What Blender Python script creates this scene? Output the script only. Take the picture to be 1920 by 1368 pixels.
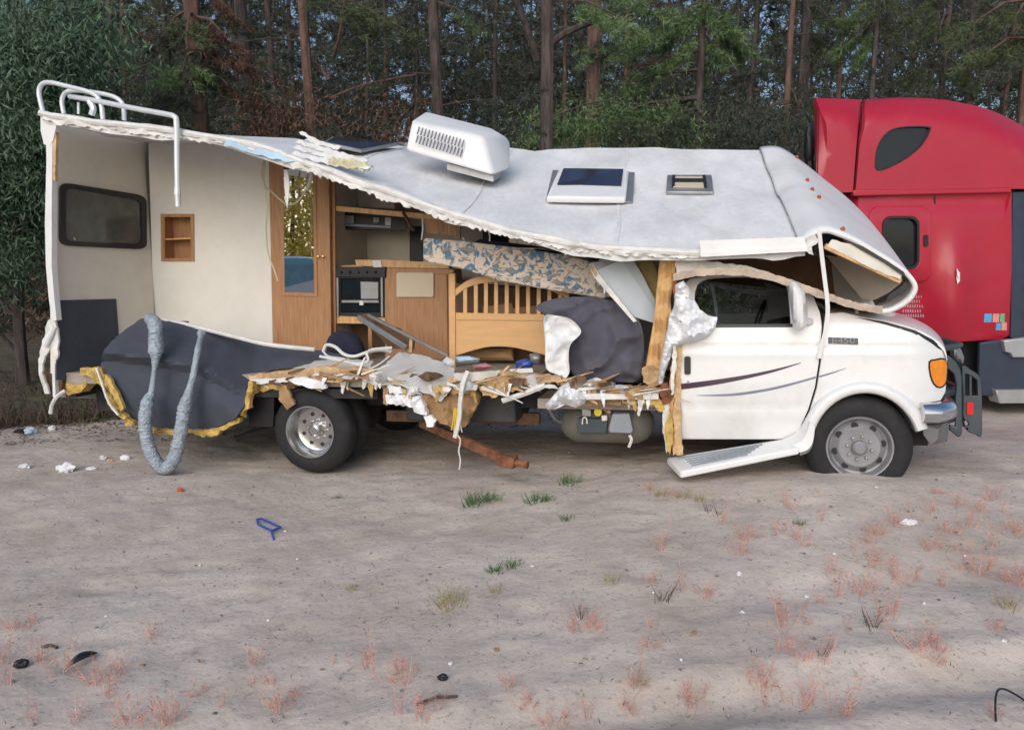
import bpy, bmesh, math, random
import numpy as np
from mathutils import Vector, Matrix, noise
from mathutils.geometry import delaunay_2d_cdt
for o in list(bpy.data.objects): bpy.data.objects.remove(o)
random.seed(7); RNG = np.random.default_rng(7)
R = math.radians
S = bpy.context.scene
COL = S.collection

# ------------------------------------------------------------------ camera
FPX, CX, CY, CAMH, PITCH = 1416.0, 960.0, 684.0, 1.70, R(6.8)
cam = bpy.data.cameras.new('camera'); cam.sensor_width = 36.0; cam.lens = 36.0*FPX/1920.0
cam.clip_start = 0.05; cam.clip_end = 2000
camo = bpy.data.objects.new('camera', cam); COL.objects.link(camo)
camo.location = (0, 0, CAMH); camo.rotation_euler = (R(90)-PITCH, 0, 0); S.camera = camo
# ------------------------------------------------------------------ sky, sun, exposure
SUN_EL, SUN_AZ = 30.0, 196.0       # azimuth measured clockwise from +Y
w = bpy.data.worlds.new('World'); S.world = w; w.use_nodes = True
nt = w.node_tree; bg = nt.nodes['Background']
sky = nt.nodes.new('ShaderNodeTexSky'); sky.sky_type = 'NISHITA'; sky.sun_disc = False
sky.sun_elevation = R(SUN_EL); sky.sun_rotation = R(SUN_AZ); sky.air_density = 1.0; sky.dust_density = 2.6; sky.ozone_density = 1.3
nt.links.new(sky.outputs[0], bg.inputs[0]); bg.inputs[1].default_value = 0.145
sl = bpy.data.lights.new('sun', 'SUN'); sl.energy = 1.1; sl.angle = R(60); sl.color = (0.85, 0.925, 1.0)
so = bpy.data.objects.new('sun', sl); COL.objects.link(so)
_d = Vector((math.sin(R(SUN_AZ))*math.cos(R(SUN_EL)), math.cos(R(SUN_AZ))*math.cos(R(SUN_EL)), math.sin(R(SUN_EL))))
so.rotation_euler = (-_d).to_track_quat('-Z', 'Y').to_euler(); so.location = (0, -5, 20)
S.view_settings.view_transform = 'Standard'; S.view_settings.look = 'None'
S.view_settings.exposure = 0.0; S.view_settings.gamma = 1.0
S.render.engine = 'CYCLES'

# ------------------------------------------------------------------ frames: a pixel ray met with a plane of the thing
XV = Vector((1, 0, 0)); FW = Vector((0, math.cos(PITCH), -math.sin(PITCH))); UPC = Vector((0, math.sin(PITCH), math.cos(PITCH)))
CAM = Vector((0, 0, CAMH))
def ray(px, py): return XV*((px-CX)/FPX) - UPC*((py-CY)/FPX) + FW
class Frame:
    def __init__(s, O, F, N):
        s.O = Vector(O); s.F = Vector(F).normalized(); s.N = Vector(N).normalized(); s.U = s.F.cross(s.N).normalized()
        s.M = Matrix((( s.F.x, s.N.x, s.U.x, s.O.x), (s.F.y, s.N.y, s.U.y, s.O.y), (s.F.z, s.N.z, s.U.z, s.O.z), (0, 0, 0, 1)))
        s.A = (s.F, s.N, s.U)
    def hit(s, px, py, k, val):
        d = ray(px, py); n = s.A[k]; t = (val-(CAM-s.O).dot(n))/d.dot(n); W = CAM+d*t-s.O
        return Vector((W.dot(s.F), W.dot(s.N), W.dot(s.U)))
    def P(s, px, py, v): return s.hit(px, py, 1, v)
    def Pu(s, px, py, u): return s.hit(px, py, 0, u)
    def Pw(s, px, py, w): return s.hit(px, py, 2, w)
    def world(s, p): return s.M @ Vector(p)
_F = Vector((4.268, -1.056, .104)).normalized(); _N = Vector((1.056, 4.268, 0)).normalized()
RV = Frame(Vector((-1.751, 6.416, .350)) - _F.cross(_N)*.37, _F, _N)
WD = Frame((0, 0, 0), (1, 0, 0), (0, 1, 0))
TK = Frame((3.7, 9.3, -.10), (1, .02, 0), (-.02, 1, 0))

# ------------------------------------------------------------------ terrain
def sst(a, b, x):
    t = min(1, max(0, (x-a)/(b-a))); return t*t*(3-2*t)
def fbm(x, y, z=0.0, o=4): return noise.fractal(Vector((x, y, z)), 1.0, 2.0, o)
FWH = RV.world((4.40, .11, .37))
def ground(x, y):
    r = .235*sst(-1.6, 2.3, x)*(1-sst(6.3, 9.0, y))*(1-.55*sst(4.2, 1.0, y))
    r += .05*math.exp(-((x-FWH.x)**2*1.1+(y-FWH.y+.25)**2*5))
    r += .030*fbm(x*.5, y*.5, 3.1) + .010*fbm(x*1.9, y*1.9, 7.7)
    r += .10*sst(9.5, 14, y)*sst(1, -6, x)
    tr = y - (3.35 + .16*x)                       # an old wheel rut running past the camera
    r -= .035*math.exp(-(tr/.18)**2)*sst(.2, 1.4, x)
    tr2 = y - (2.62 + .1*x)
    r -= (.045*math.exp(-(tr2/.12)**2)-.014*math.exp(-((abs(tr2)-.22)/.07)**2))*sst(-1.5, .6, x)
    return r - .035
def G(px, py):
    d = ray(px, py); t = .5
    while t < 60:
        p = CAM+d*t
        if p.z < ground(p.x, p.y): break
        t += .02
    return Vector((p.x, p.y, ground(p.x, p.y)))

# ------------------------------------------------------------------ materials
MATS = {}
def M(name, col, rough=.6, metal=0.0, var=.12, vs=6.0, bump=0.0, bs=40.0, col2=None, dirt=0.0, dcol=(.16, .13, .10), ds=2.2, stretch=None, coat=0.0, island=0.0, trans=0.0, alpha=1.0, det=5):
    m = bpy.data.materials.new(name); m.use_nodes = True; t = m.node_tree; L = t.links.new
    b = t.nodes['Principled BSDF']; b.inputs['Roughness'].default_value = rough; b.inputs['Metallic'].default_value = metal
    tc = t.nodes.new('ShaderNodeTexCoord'); co = tc.outputs['Object']
    if stretch:
        mp = t.nodes.new('ShaderNodeMapping'); mp.inputs['Scale'].default_value = stretch; L(co, mp.inputs[0]); co = mp.outputs[0]
    n = t.nodes.new('ShaderNodeTexNoise'); n.inputs['Scale'].default_value = vs; n.inputs['Detail'].default_value = det; n.inputs['Roughness'].default_value = .62; L(co, n.inputs['Vector'])
    rp = t.nodes.new('ShaderNodeValToRGB'); rp.color_ramp.elements[0].position = .32; rp.color_ramp.elements[1].position = .68
    lo = [c*(1-var) for c in col]; hi = [min(1, c*(1+var)) for c in (col2 or col)]
    rp.color_ramp.elements[0].color = (*lo, 1); rp.color_ramp.elements[1].color = (*hi, 1); L(n.outputs['Fac'], rp.inputs[0]); out = rp.outputs[0]
    if island:
        g = t.nodes.new('ShaderNodeNewGeometry'); mr = t.nodes.new('ShaderNodeMapRange'); mr.inputs['To Min'].default_value = 1-island; mr.inputs['To Max'].default_value = 1+island
        L(g.outputs['Random Per Island'], mr.inputs[0]); hs = t.nodes.new('ShaderNodeHueSaturation'); L(out, hs.inputs['Color']); L(mr.outputs[0], hs.inputs['Value']); out = hs.outputs[0]
    if dirt:
        n2 = t.nodes.new('ShaderNodeTexNoise'); n2.inputs['Scale'].default_value = ds; n2.inputs['Detail'].default_value = 8; n2.inputs['Roughness'].default_value = .7; L(co if name == 'roof_membrane' else tc.outputs['Object'], n2.inputs['Vector'])
        r2 = t.nodes.new('ShaderNodeValToRGB'); r2.color_ramp.elements[0].position = .5; r2.color_ramp.elements[1].position = .78
        r2.color_ramp.elements[0].color = (0, 0, 0, 1); r2.color_ramp.elements[1].color = (dirt, dirt, dirt, 1); L(n2.outputs['Fac'], r2.inputs[0])
        mx = t.nodes.new('ShaderNodeMix'); mx.data_type = 'RGBA'; L(r2.outputs[0], mx.inputs[0]); L(out, mx.inputs[6]); mx.inputs[7].default_value = (*dcol, 1); out = mx.outputs[2]
    L(out, b.inputs['Base Color'])
    if bump:
        n3 = t.nodes.new('ShaderNodeTexNoise'); n3.inputs['Scale'].default_value = bs; n3.inputs['Detail'].default_value = 6; L(co, n3.inputs['Vector'])
        bp = t.nodes.new('ShaderNodeBump'); bp.inputs['Strength'].default_value = bump; bp.inputs['Distance'].default_value = .02; L(n3.outputs['Fac'], bp.inputs['Height']); L(bp.outputs[0], b.inputs['Normal'])
    if coat: b.inputs['Coat Weight'].default_value = coat; b.inputs['Coat Roughness'].default_value = .06
    if trans: b.inputs['Transmission Weight'].default_value = trans
    MATS[name] = m; return m
white = M('white_paint', (.80, .80, .80), .3, var=.02, dirt=.42, dcol=(.46, .42, .36), ds=2.4, coat=.4)
capw = M('gelcoat_white', (.80, .80, .79), .42, var=.03, dirt=.35, dcol=(.45, .42, .37), ds=2.5)
plast = M('white_plastic', (.80, .80, .80), .45, var=.03, dirt=.15, dcol=(.5, .47, .42))
pvc = M('torn_white_trim', (.74, .73, .70), .6, var=.10, vs=12, dirt=.5, dcol=(.35, .29, .22), ds=5, bump=.3)
roofm = M('roof_membrane', (.73, .73, .735), .75, var=.09, vs=4.0, dirt=.55, dcol=(.43, .42, .40), ds=1.5, bump=.55, bs=22, stretch=(1.0, .35, 1.0))
cream = M('cream_wallboard', (.74, .70, .615), .6, var=.03, dirt=.3, dcol=(.42, .36, .28), ds=1.8)
offw = M('white_wallboard', (.79, .77, .71), .6, var=.03, dirt=.25, dcol=(.5, .44, .36), ds=1.2)
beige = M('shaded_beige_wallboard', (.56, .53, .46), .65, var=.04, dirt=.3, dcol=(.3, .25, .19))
wood = M('oak_laminate', (.40, .205, .095), .5, var=.14, vs=5, stretch=(9, 9, .8), col2=(.44, .235, .115))
wood2 = M('light_pine', (.62, .37, .17), .5, var=.14, vs=5, stretch=(5, 5, 1.0), col2=(.68, .42, .2))
crib = M('honey_beech', (.66, .39, .17), .42, var=.07, vs=4, stretch=(1, 5, 6))
splint = M('splintered_wood', (.50, .33, .17), .85, var=.3, vs=9, bump=.5, bs=30, col2=(.58, .40, .22))
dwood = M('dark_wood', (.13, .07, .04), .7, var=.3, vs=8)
cardb = M('brown_board', (.36, .22, .11), .9, var=.25, vs=8, bump=.4, bs=25)
foam = M('yellow_foam', (.52, .32, .07), .95, var=.35, vs=14, bump=.8, bs=35, col2=(.60, .42, .14), dirt=.4, dcol=(.25, .15, .04), ds=7)
carpet = M('charcoal_carpet', (.062, .072, .098), .95, var=.12, vs=5, bump=.25, bs=160, dirt=.25, dcol=(.11, .11, .12))
tarp = M('slate_cloth', (.095, .095, .125), .9, var=.15, vs=3, bump=.25, bs=90, dirt=.2, dcol=(.15, .14, .15))
tan = M('tan_curtain', (.66, .42, .19), .85, var=.12, vs=4, stretch=(9, 9, .7), bump=.2, bs=60)
cloth = M('white_cloth', (.74, .75, .76), .85, var=.05, bump=.3, bs=18, dirt=.2, dcol=(.5, .47, .43))
poly = M('white_polythene', (.80, .81, .83), .7, var=.04, bump=.2, bs=16, dirt=.15, dcol=(.55, .5, .45))
hosem = M('silver_blue_duct', (.37, .43, .49), .55, metal=.15, var=.2, vs=14, bump=.9, bs=45, dirt=.3, dcol=(.25, .25, .26), ds=7)
tyre = M('tyre_rubber', (.016, .016, .018), .8, var=.25, vs=8, dirt=.3, dcol=(.10, .09, .08), ds=6, bump=.2)
steel = M('brushed_steel', (.55, .55, .55), .24, metal=.95, var=.12, vs=7, dirt=.45, dcol=(.20, .15, .11), ds=5)
gsteel = M('grey_wheel_paint', (.27, .27, .29), .5, metal=.35, var=.15, dirt=.5, dcol=(.2, .17, .14), ds=5)
chrome = M('chrome', (.72, .73, .75), .12, metal=1.0, var=.04, dirt=.2)
tubem = M('white_tube', (.74, .76, .77), .35, metal=.2, var=.05, dirt=.3, dcol=(.4, .37, .33), ds=9)
black = M('black_plastic', (.014, .014, .017), .45, var=.2)
dark = M('chassis_black', (.028, .028, .03), .8, var=.4, vs=6, dirt=.5, dcol=(.085, .07, .055), ds=3)
rust = M('rusty_iron', (.17, .065, .03), .9, var=.4, vs=12, bump=.6, bs=60, col2=(.22, .09, .045))
rustw = M('weathered_rust_wood', (.16, .09, .055), .85, var=.4, vs=10, bump=.4)
galv = M('galvanised', (.34, .35, .36), .45, metal=.6, var=.15, dirt=.3)
tankm = M('olive_tank', (.145, .14, .118), .7, var=.2, vs=4, dirt=.5, dcol=(.10, .085, .065))
gbox = M('grey_box', (.26, .29, .33), .5, var=.08, dirt=.3)
slate = M('slate_guard', (.05, .07, .085), .42, metal=.2, var=.1, dirt=.35, dcol=(.14, .13, .12))
amber = M('amber_lens', (.85, .27, .015), .18, var=.12, vs=18, coat=.6)
orange = M('orange_lens', (.55, .10, .03), .25, var=.1)
redlens = M('red_reflector', (.75, .02, .02), .3, var=.1)
glass = M('dark_glass', (.012, .015, .018), .05, var=.1)
tint = M('reflection_toned_pane', (.10, .105, .095), .05, var=.2)  # base colour lifted to carry the interior's reflection in the glass
wscr = M('windscreen_green', (.02, .05, .05), .06, var=.2)
mirror = M('mirror', (.86, .87, .87), .015, metal=1.0, var=.0)
brass = M('brass', (.75, .5, .15), .25, metal=1.0, var=.05)
board = M('cream_board', (.62, .54, .40), .5, var=.03)
solar = M('solar_cell', (.02, .025, .055), .12, var=.15, vs=20)
purple = M('purple_stripe', (.06, .03, .06), .35, var=.1)
gstripe = M('grey_stripe', (.22, .24, .29), .35, var=.1)
navy = M('navy_cloth', (.02, .022, .05), .9, var=.25, bump=.4, bs=30)
bluep = M('blue_plastic', (.03, .09, .42), .45, var=.1)
ltblue = M('pale_blue_plastic', (.45, .58, .70), .5, var=.1)
pink = M('pink_cloth', (.55, .25, .28), .85, var=.15)
yellow = M('yellow_plastic', (.75, .56, .04), .45, var=.1)
wire = M('ivory_wire', (.62, .55, .38), .6, var=.1)
wirew = M('white_wire', (.74, .74, .73), .5, var=.05)
floorm = M('vinyl_floor', (.33, .29, .25), .7, var=.2, vs=5, dirt=.6, dcol=(.18, .14, .10), ds=4, bump=.2)
red = M('red_truck_paint', (.42, .012, .034), .36, var=.06, vs=1.5, coat=.3, dirt=.25, dcol=(.36, .07, .09))
tgrey = M('blue_grey_fairing', (.03, .042, .07), .5, var=.12, dirt=.3, dcol=(.07, .07, .075))
silver = M('silver_step', (.48, .49, .50), .4, metal=.5, var=.1, dirt=.3)
carb = M('pale_blue_car_paint', (.26, .50, .62), .25, var=.03, coat=.5)
bluest = M('blue_sticker', (.10, .40, .72), .5, var=.3, vs=60)
redst = M('red_sticker', (.70, .32, .28), .5, var=.3, vs=60)
grnst = M('green_sticker', (.12, .50, .26), .5, var=.3, vs=60)
pale = M('pale_print', (.42, .28, .33), .6, var=.1)
bark = M('pine_bark', (.062, .047, .043), .95, var=.4, vs=5, stretch=(3, 3, .6), bump=.8, bs=16, col2=(.088, .068, .064))
barkr = M('red_pine_bark', (.10, .062, .05), .95, var=.35, vs=5, stretch=(3, 3, .6), bump=.7, bs=16, col2=(.14, .082, .063))
pineg = M('pine_needles', (.10, .165, .07), .6, var=.35, vs=1.1, island=.45, col2=(.14, .21, .085))
pineo = M('olive_needles', (.08, .105, .05), .65, var=.35, vs=1.1, island=.45, col2=(.085, .105, .045))
pined = M('dark_needles', (.054, .075, .052), .65, var=.3, vs=.35, island=.45, col2=(.068, .066, .048))
leafb = M('dark_green_leaves', (.055, .11, .068), .6, var=.3, vs=.9, island=.4, col2=(.085, .145, .08))
deadn = M('dead_brown_needles', (.115, .062, .04), .8, var=.3, vs=1.5, island=.4)
yleaf = M('yellow_leaves', (.75, .52, .04), .6, var=.3, vs=.8, island=.4, col2=(.45, .36, .05))
weedr = M('red_weed', (.60, .255, .205), .85, var=.2, vs=5, island=.3, col2=(.64, .34, .25))
weedg = M('green_grass', (.075, .16, .035), .7, var=.25, vs=5, island=.35)
weedy = M('yellow_grass', (.32, .26, .08), .8, var=.25, vs=5, island=.35)
weedb = M('brown_twigs', (.10, .065, .05), .85, var=.3, island=.3)
litter = M('forest_litter', (.085, .066, .045), .95, var=.4, vs=4, bump=.6, bs=15, col2=(.115, .095, .055))
poly.node_tree.nodes['Principled BSDF'].inputs['Specular IOR Level'].default_value = .12; poly.node_tree.nodes['Principled BSDF'].inputs['Roughness'].default_value = .95
def floral():
    m = M('blue_floral_ticking', (.66, .56, .47), .85, var=.06, bump=.25, bs=25); t = m.node_tree; L = t.links.new; b = t.nodes['Principled BSDF']
    base = b.inputs['Base Color'].links[0].from_socket; tc = t.nodes['Texture Coordinate']
    v = t.nodes.new('ShaderNodeTexNoise'); v.inputs['Scale'].default_value = 11; v.inputs['Detail'].default_value = 3; v.inputs['Distortion'].default_value = 1.6; L(tc.outputs['Object'], v.inputs['Vector'])
    r = t.nodes.new('ShaderNodeValToRGB'); r.color_ramp.elements[0].position = .50; r.color_ramp.elements[1].position = .57; L(v.outputs['Fac'], r.inputs[0])
    mx = t.nodes.new('ShaderNodeMix'); mx.data_type = 'RGBA'; L(r.outputs[0], mx.inputs[0]); L(base, mx.inputs[6]); mx.inputs[7].default_value = (.10, .20, .29, 1)
    v2 = t.nodes.new('ShaderNodeTexNoise'); v2.inputs['Scale'].default_value = 8; v2.inputs['Detail'].default_value = 3; v2.inputs['Distortion'].default_value = 2.5; L(tc.outputs['Generated'], v2.inputs['Vector'])
    r2 = t.nodes.new('ShaderNodeValToRGB'); r2.color_ramp.elements[0].position = .57; r2.color_ramp.elements[1].position = .62; L(v2.outputs['Fac'], r2.inputs[0])
    mx2 = t.nodes.new('ShaderNodeMix'); mx2.data_type = 'RGBA'; L(r2.outputs[0], mx2.inputs[0]); L(mx.outputs[2], mx2.inputs[6]); mx2.inputs[7].default_value = (.30, .26, .21, 1)
    L(mx2.outputs[2], b.inputs['Base Color']); return m
flor = floral()
def sandmat():
    m = M('sand', (.575, .48, .405), .95, var=.12, vs=.9, bump=.0, col2=(.64, .555, .48), det=8); t = m.node_tree; L = t.links.new; b = t.nodes['Principled BSDF']
    out = b.inputs['Base Color'].links[0].from_socket; tc = t.nodes['Texture Coordinate']
    def layer(scale, lo, hi, col, amt, out, det=6, st=None):
        n = t.nodes.new('ShaderNodeTexNoise'); n.inputs['Scale'].default_value = scale; n.inputs['Detail'].default_value = det; n.inputs['Roughness'].default_value = .65
        mp = t.nodes.new('ShaderNodeMapping'); mp.inputs['Scale'].default_value = st or (1, 1, 1); mp.inputs['Location'].default_value = (scale*1.7, scale*.6, 0); L(tc.outputs['Object'], mp.inputs[0]); L(mp.outputs[0], n.inputs['Vector'])
        r = t.nodes.new('ShaderNodeValToRGB'); r.color_ramp.elements[0].position = lo; r.color_ramp.elements[1].position = hi
        r.color_ramp.elements[0].color = (0, 0, 0, 1); r.color_ramp.elements[1].color = (amt, amt, amt, 1); L(n.outputs['Fac'], r.inputs[0])
        mx = t.nodes.new('ShaderNodeMix'); mx.data_type = 'RGBA'; L(r.outputs[0], mx.inputs[0]); L(out, mx.inputs[6]); mx.inputs[7].default_value = (*col, 1); return mx.outputs[2]
    out = layer(1.6, .50, .72, (.42, .34, .25), .5, out)                    # dead grass stain
    out = layer(2.6, .52, .70, (.45, .38, .345), .6, out)
    out = layer(9, .56, .70, (.32, .275, .245), .42, out)
    out = layer(38, .58, .68, (.20, .175, .155), .5, out, 3)
    out = layer(60, .62, .70, (.66, .62, .57), .5, out, 2)
    L(out, b.inputs['Base Color'])
    h = None
    for sc, am in ((7, .5), (26, .45), (90, .35)):
        n = t.nodes.new('ShaderNodeTexNoise'); n.inputs['Scale'].default_value = sc; n.inputs['Detail'].default_value = 5; L(tc.outputs['Object'], n.inputs['Vector'])
        ml = t.nodes.new('ShaderNodeMath'); ml.operation = 'MULTIPLY'; ml.inputs[1].default_value = am*6/sc; L(n.outputs['Fac'], ml.inputs[0])
        if h is None: h = ml.outputs[0]
        else:
            a = t.nodes.new('ShaderNodeMath'); a.operation = 'ADD'; L(h, a.inputs[0]); L(ml.outputs[0], a.inputs[1]); h = a.outputs[0]
    bp = t.nodes.new('ShaderNodeBump'); bp.inputs['Strength'].default_value = .42; bp.inputs['Distance'].default_value = .10; L(h, bp.inputs['Height']); L(bp.outputs[0], b.inputs['Normal'])
    return m
sand = sandmat()

# ------------------------------------------------------------------ mesh builder
INFO = {}
class MB:
    def __init__(s, fr=RV): s.v = []; s.f = []; s.fr = fr
    def add(s, vs, fs):
        k = len(s.v); s.v += [Vector(p) for p in vs]; s.f += [tuple(i+k for i in f) for f in fs]; return s
    def hexa(s, a, b):
        """a, b: two quads of corners (bottom loop, top loop)"""
        return s.add(list(a)+list(b), [(3, 2, 1, 0), (4, 5, 6, 7), (0, 1, 5, 4), (1, 2, 6, 5), (2, 3, 7, 6), (3, 0, 4, 7)])
    def box(s, lo, hi):
        x0, y0, z0 = lo; x1, y1, z1 = hi
        return s.hexa([(x0, y0, z0), (x1, y0, z0), (x1, y1, z0), (x0, y1, z0)], [(x0, y0, z1), (x1, y0, z1), (x1, y1, z1), (x0, y1, z1)])
    def bar(s, a, b, wd, hd, up=(0, 0, 1)):
        a = Vector(a); b = Vector(b); d = (b-a).normalized(); x = d.cross(Vector(up)).normalized()*wd*.5; z = x.cross(d).normalized()*hd*.5
        return s.hexa([a-x-z, a+x-z, a+x+z, a-x+z], [b-x-z, b+x-z, b+x+z, b-x+z])
    def slab(s, q, n, h):
        q = [Vector(p) for p in q]; n = Vector(n)*h
        return s.hexa(q, [p+n for p in q])
    def tube(s, pts, r, n=10, jit=0.0, flat=None):
        pts = [Vector(p) for p in pts]; m = len(pts); rs = r if isinstance(r, (list, tuple)) else [r]*m
        t0 = (pts[1]-pts[0]).normalized(); ref = Vector((0, 0, 1)) if abs(t0.z) < .9 else Vector((1, 0, 0)); x = t0.cross(ref).normalized()
        vs = []; fs = []
        for i, p in enumerate(pts):
            t = (pts[min(i+1, m-1)]-pts[max(i-1, 0)]).normalized(); x = (x-t*x.dot(t)).normalized(); y = t.cross(x)
            for k in range(n):
                a = 2*math.pi*k/n; rr = rs[i]*(1+jit*random.uniform(-1, 1)); vs.append(p+x*math.cos(a)*rr+y*math.sin(a)*rr*(flat or 1))
        for i in range(m-1):
            for k in range(n): fs.append((i*n+k, i*n+(k+1) % n, (i+1)*n+(k+1) % n, (i+1)*n+k))
        fs.append(tuple(range(n))[::-1]); fs.append(tuple((m-1)*n+k for k in range(n)))
        return s.add(vs, fs)
    def rev(s, c, prof, n=40, axis='v', caps=True):
        """profile of (along, radius) turned about an axis through c"""
        c = Vector(c); vs = []; fs = []; m = len(prof)
        for al, r in prof:
            for k in range(n):
                a = 2*math.pi*k/n; ca, sa = math.cos(a)*r, math.sin(a)*r
                vs.append(c+(Vector((ca, al, sa)) if axis == 'v' else Vector((al, ca, sa)) if axis == 'u' else Vector((ca, sa, al))))
        for i in range(m-1):
            for k in range(n): fs.append((i*n+k, (i+1)*n+k, (i+1)*n+(k+1) % n, i*n+(k+1) % n))
        if caps and prof[0][1] > 1e-6: fs.append(tuple(range(n)))
        if caps and prof[-1][1] > 1e-6: fs.append(tuple((m-1)*n+k for k in range(n))[::-1])
        return s.add(vs, fs)
    def grid(s, rows, th=None, tv=None):
        nr, nc = len(rows), len(rows[0]); vs = [p for r in rows for p in r]
        fs = [(i*nc+j, i*nc+j+1, (i+1)*nc+j+1, (i+1)*nc+j) for i in range(nr-1) for j in range(nc-1)]
        if tv is None: return s.add(vs, fs)
        tv = Vector(tv); k = len(vs); vs2 = [Vector(p)+tv for p in vs]
        fb = [tuple(i+k for i in f[::-1]) for f in fs]; bd = [(0*nc+j, j+1) for j in range(nc-1)] + [((nr-1)*nc+j+1, (nr-1)*nc+j) for j in range(nc-1)] + [((i+1)*nc, i*nc) for i in range(nr-1)] + [(i*nc+nc-1, (i+1)*nc+nc-1) for i in range(nr-1)]
        return s.add(vs+vs2, fs+fb+[(b, a, a+k, b+k) for a, b in bd])
    def blob(s, c, r, amp=.3, sub=3, seed=0, sc=1.5):
        bm = bmesh.new(); bmesh.ops.create_icosphere(bm, subdivisions=sub, radius=1); c = Vector(c); r = Vector(r) if not isinstance(r, (int, float)) else Vector((r, r, r))
        vs = []
        for v in bm.verts:
            k = 1+amp*noise.noise(v.co*sc+Vector((seed*3.1, seed, 0))) + amp*.5*noise.noise(v.co*sc*3+Vector((0, seed, 9)))
            vs.append(c+Vector((v.co.x*r.x*k, v.co.y*r.y*k, v.co.z*r.z*k)))
        bm.verts.index_update(); fs = [tuple(v.index for v in f.verts) for f in bm.faces]; bm.free(); return s.add(vs, fs)
    def sheet(s, poly, v, th=.02, grid=14, jit=0.0, jstep=7, holes=(), plane='v', back=None, seed=1, crease=0.0, cs=9.0, sm=0):
        """a plate traced as a pixel polygon, each vertex given its own depth v (number or function of pixel)"""
        k = {'u': 0, 'v': 1, 'w': 2}[plane]; rnd = random.Random(seed); fr = s.fr
        vf = v if callable(v) else (lambda x, y: v)
        if sm: poly = smooth(poly, sm, True)
        def rag(pl):
            if not jit: return list(pl)
            out = []
            for (x0, y0), (x1, y1) in zip(pl, pl[1:]+pl[:1]):
                L = math.hypot(x1-x0, y1-y0); n = max(1, int(L/jstep)); nx, ny = -(y1-y0)/max(L, 1e-6), (x1-x0)/max(L, 1e-6)
                for i in range(n):
                    a = i/n; d = rnd.uniform(-jit, jit) if i else 0; out.append((x0+(x1-x0)*a+nx*d, y0+(y1-y0)*a+ny*d))
            return out
        loops = [rag(list(poly))]+[list(h) for h in holes]
        pts = []; ed = []
        for lp in loops:
            b0 = len(pts)
            for i, p in enumerate(lp):
                pts.append(p); ed.append((b0+i, b0+(i+1) % len(lp)))
        arr = [np.array(lp) for lp in loops]
        xs = arr[0][:, 0]; ys = arr[0][:, 1]
        gx = np.arange(xs.min()+grid*.5, xs.max(), grid); gy = np.arange(ys.min()+grid*.5, ys.max(), grid)
        if len(gx) and len(gy):
            for X in gx:
                for Y in gy:
                    if inside(X, Y, arr[0]) and pdist(X, Y, arr[0]) > grid*.45 and not any(inside(X, Y, a) or pdist(X, Y, a) < grid*.45 for a in arr[1:]): pts.append((X+rnd.uniform(-.1, .1)*grid, Y+rnd.uniform(-.1, .1)*grid))
        vs, _, fs, *_ = delaunay_2d_cdt([Vector(p) for p in pts], ed, [], 0, 1e-4)
        keep = []
        for f in fs:
            cxx = sum(vs[i].x for i in f)/3; cyy = sum(vs[i].y for i in f)/3
            if inside(cxx, cyy, arr[0]) and not any(inside(cxx, cyy, a) for a in arr[1:]): keep.append(tuple(f))
        fa = []; ba = []; ax = Vector((1 if k == 0 else 0, 1 if k == 1 else 0, 1 if k == 2 else 0))
        for p in vs:
            dd = vf(p.x, p.y)
            if crease: dd += crease*noise.noise(Vector((p.x/cs/4, p.y/cs/4, seed*5.3))) + crease*.5*abs(noise.noise(Vector((p.x/cs/1.5, p.y/cs/1.5, seed*2.3))))
            q = fr.hit(p.x, p.y, k, dd); fa.append(q)
            if back is not None: ba.append(fr.hit(p.x, p.y, k, max(back(p.x, p.y), dd+.002)))
            else: ba.append(q+ax*th)
        n = len(vs); cnt = {}
        for f in keep:
            for a, b in zip(f, f[1:]+f[:1]): cnt.setdefault((min(a, b), max(a, b)), []).append((a, b))
        out = list(keep)+[tuple(i+n for i in f[::-1]) for f in keep]
        for e, l in cnt.items():
            if len(l) == 1: a, b = l[0]; out.append((b, a, a+n, b+n))
        return s.add(fa+ba, out)
    def puff(s, poly, v0, A, Ab=None, grid=9, fold=0.0, crease=0.0, cs=9.0, seed=1, jit=0, sm=0):
        if sm: poly = smooth(poly, sm, True)
        a = np.array(poly); c = a.mean(0); dm = max(pdist(x, y, a) for x in np.linspace(a[:, 0].min(), a[:, 0].max(), 16) for y in np.linspace(a[:, 1].min(), a[:, 1].max(), 16) if inside(x, y, a))
        def pr(x, y):
            if not inside(x, y, a): return 0.0
            d = min(1, pdist(x, y, a)/dm*1.05); return math.sqrt(max(0, 1-(1-d)**2))
        def fr_(x, y):
            k = pr(x, y); n = crease*(noise.noise(Vector((x/cs/4, y/cs/4, seed*5.3)))+.7*abs(noise.noise(Vector((x/cs/1.6, y/cs/1.6, seed*2.3)))))*min(1, k*2) if crease else 0
            if fold: n += fold*min(1, k*1.6)*(abs(math.sin((x*.5+y*.75)/17+2.2*noise.noise(Vector((x/70, y/70, seed)))))+.6*abs(math.sin((x*.9-y*.4)/23+1.8*noise.noise(Vector((x/60, y/60, seed+4))))))
            return v0-A*k+n
        return s.sheet(poly, fr_, grid=grid, back=lambda x, y: v0+(Ab if Ab is not None else A*.7)*pr(x, y)+.004, seed=seed, jit=jit)
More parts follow.
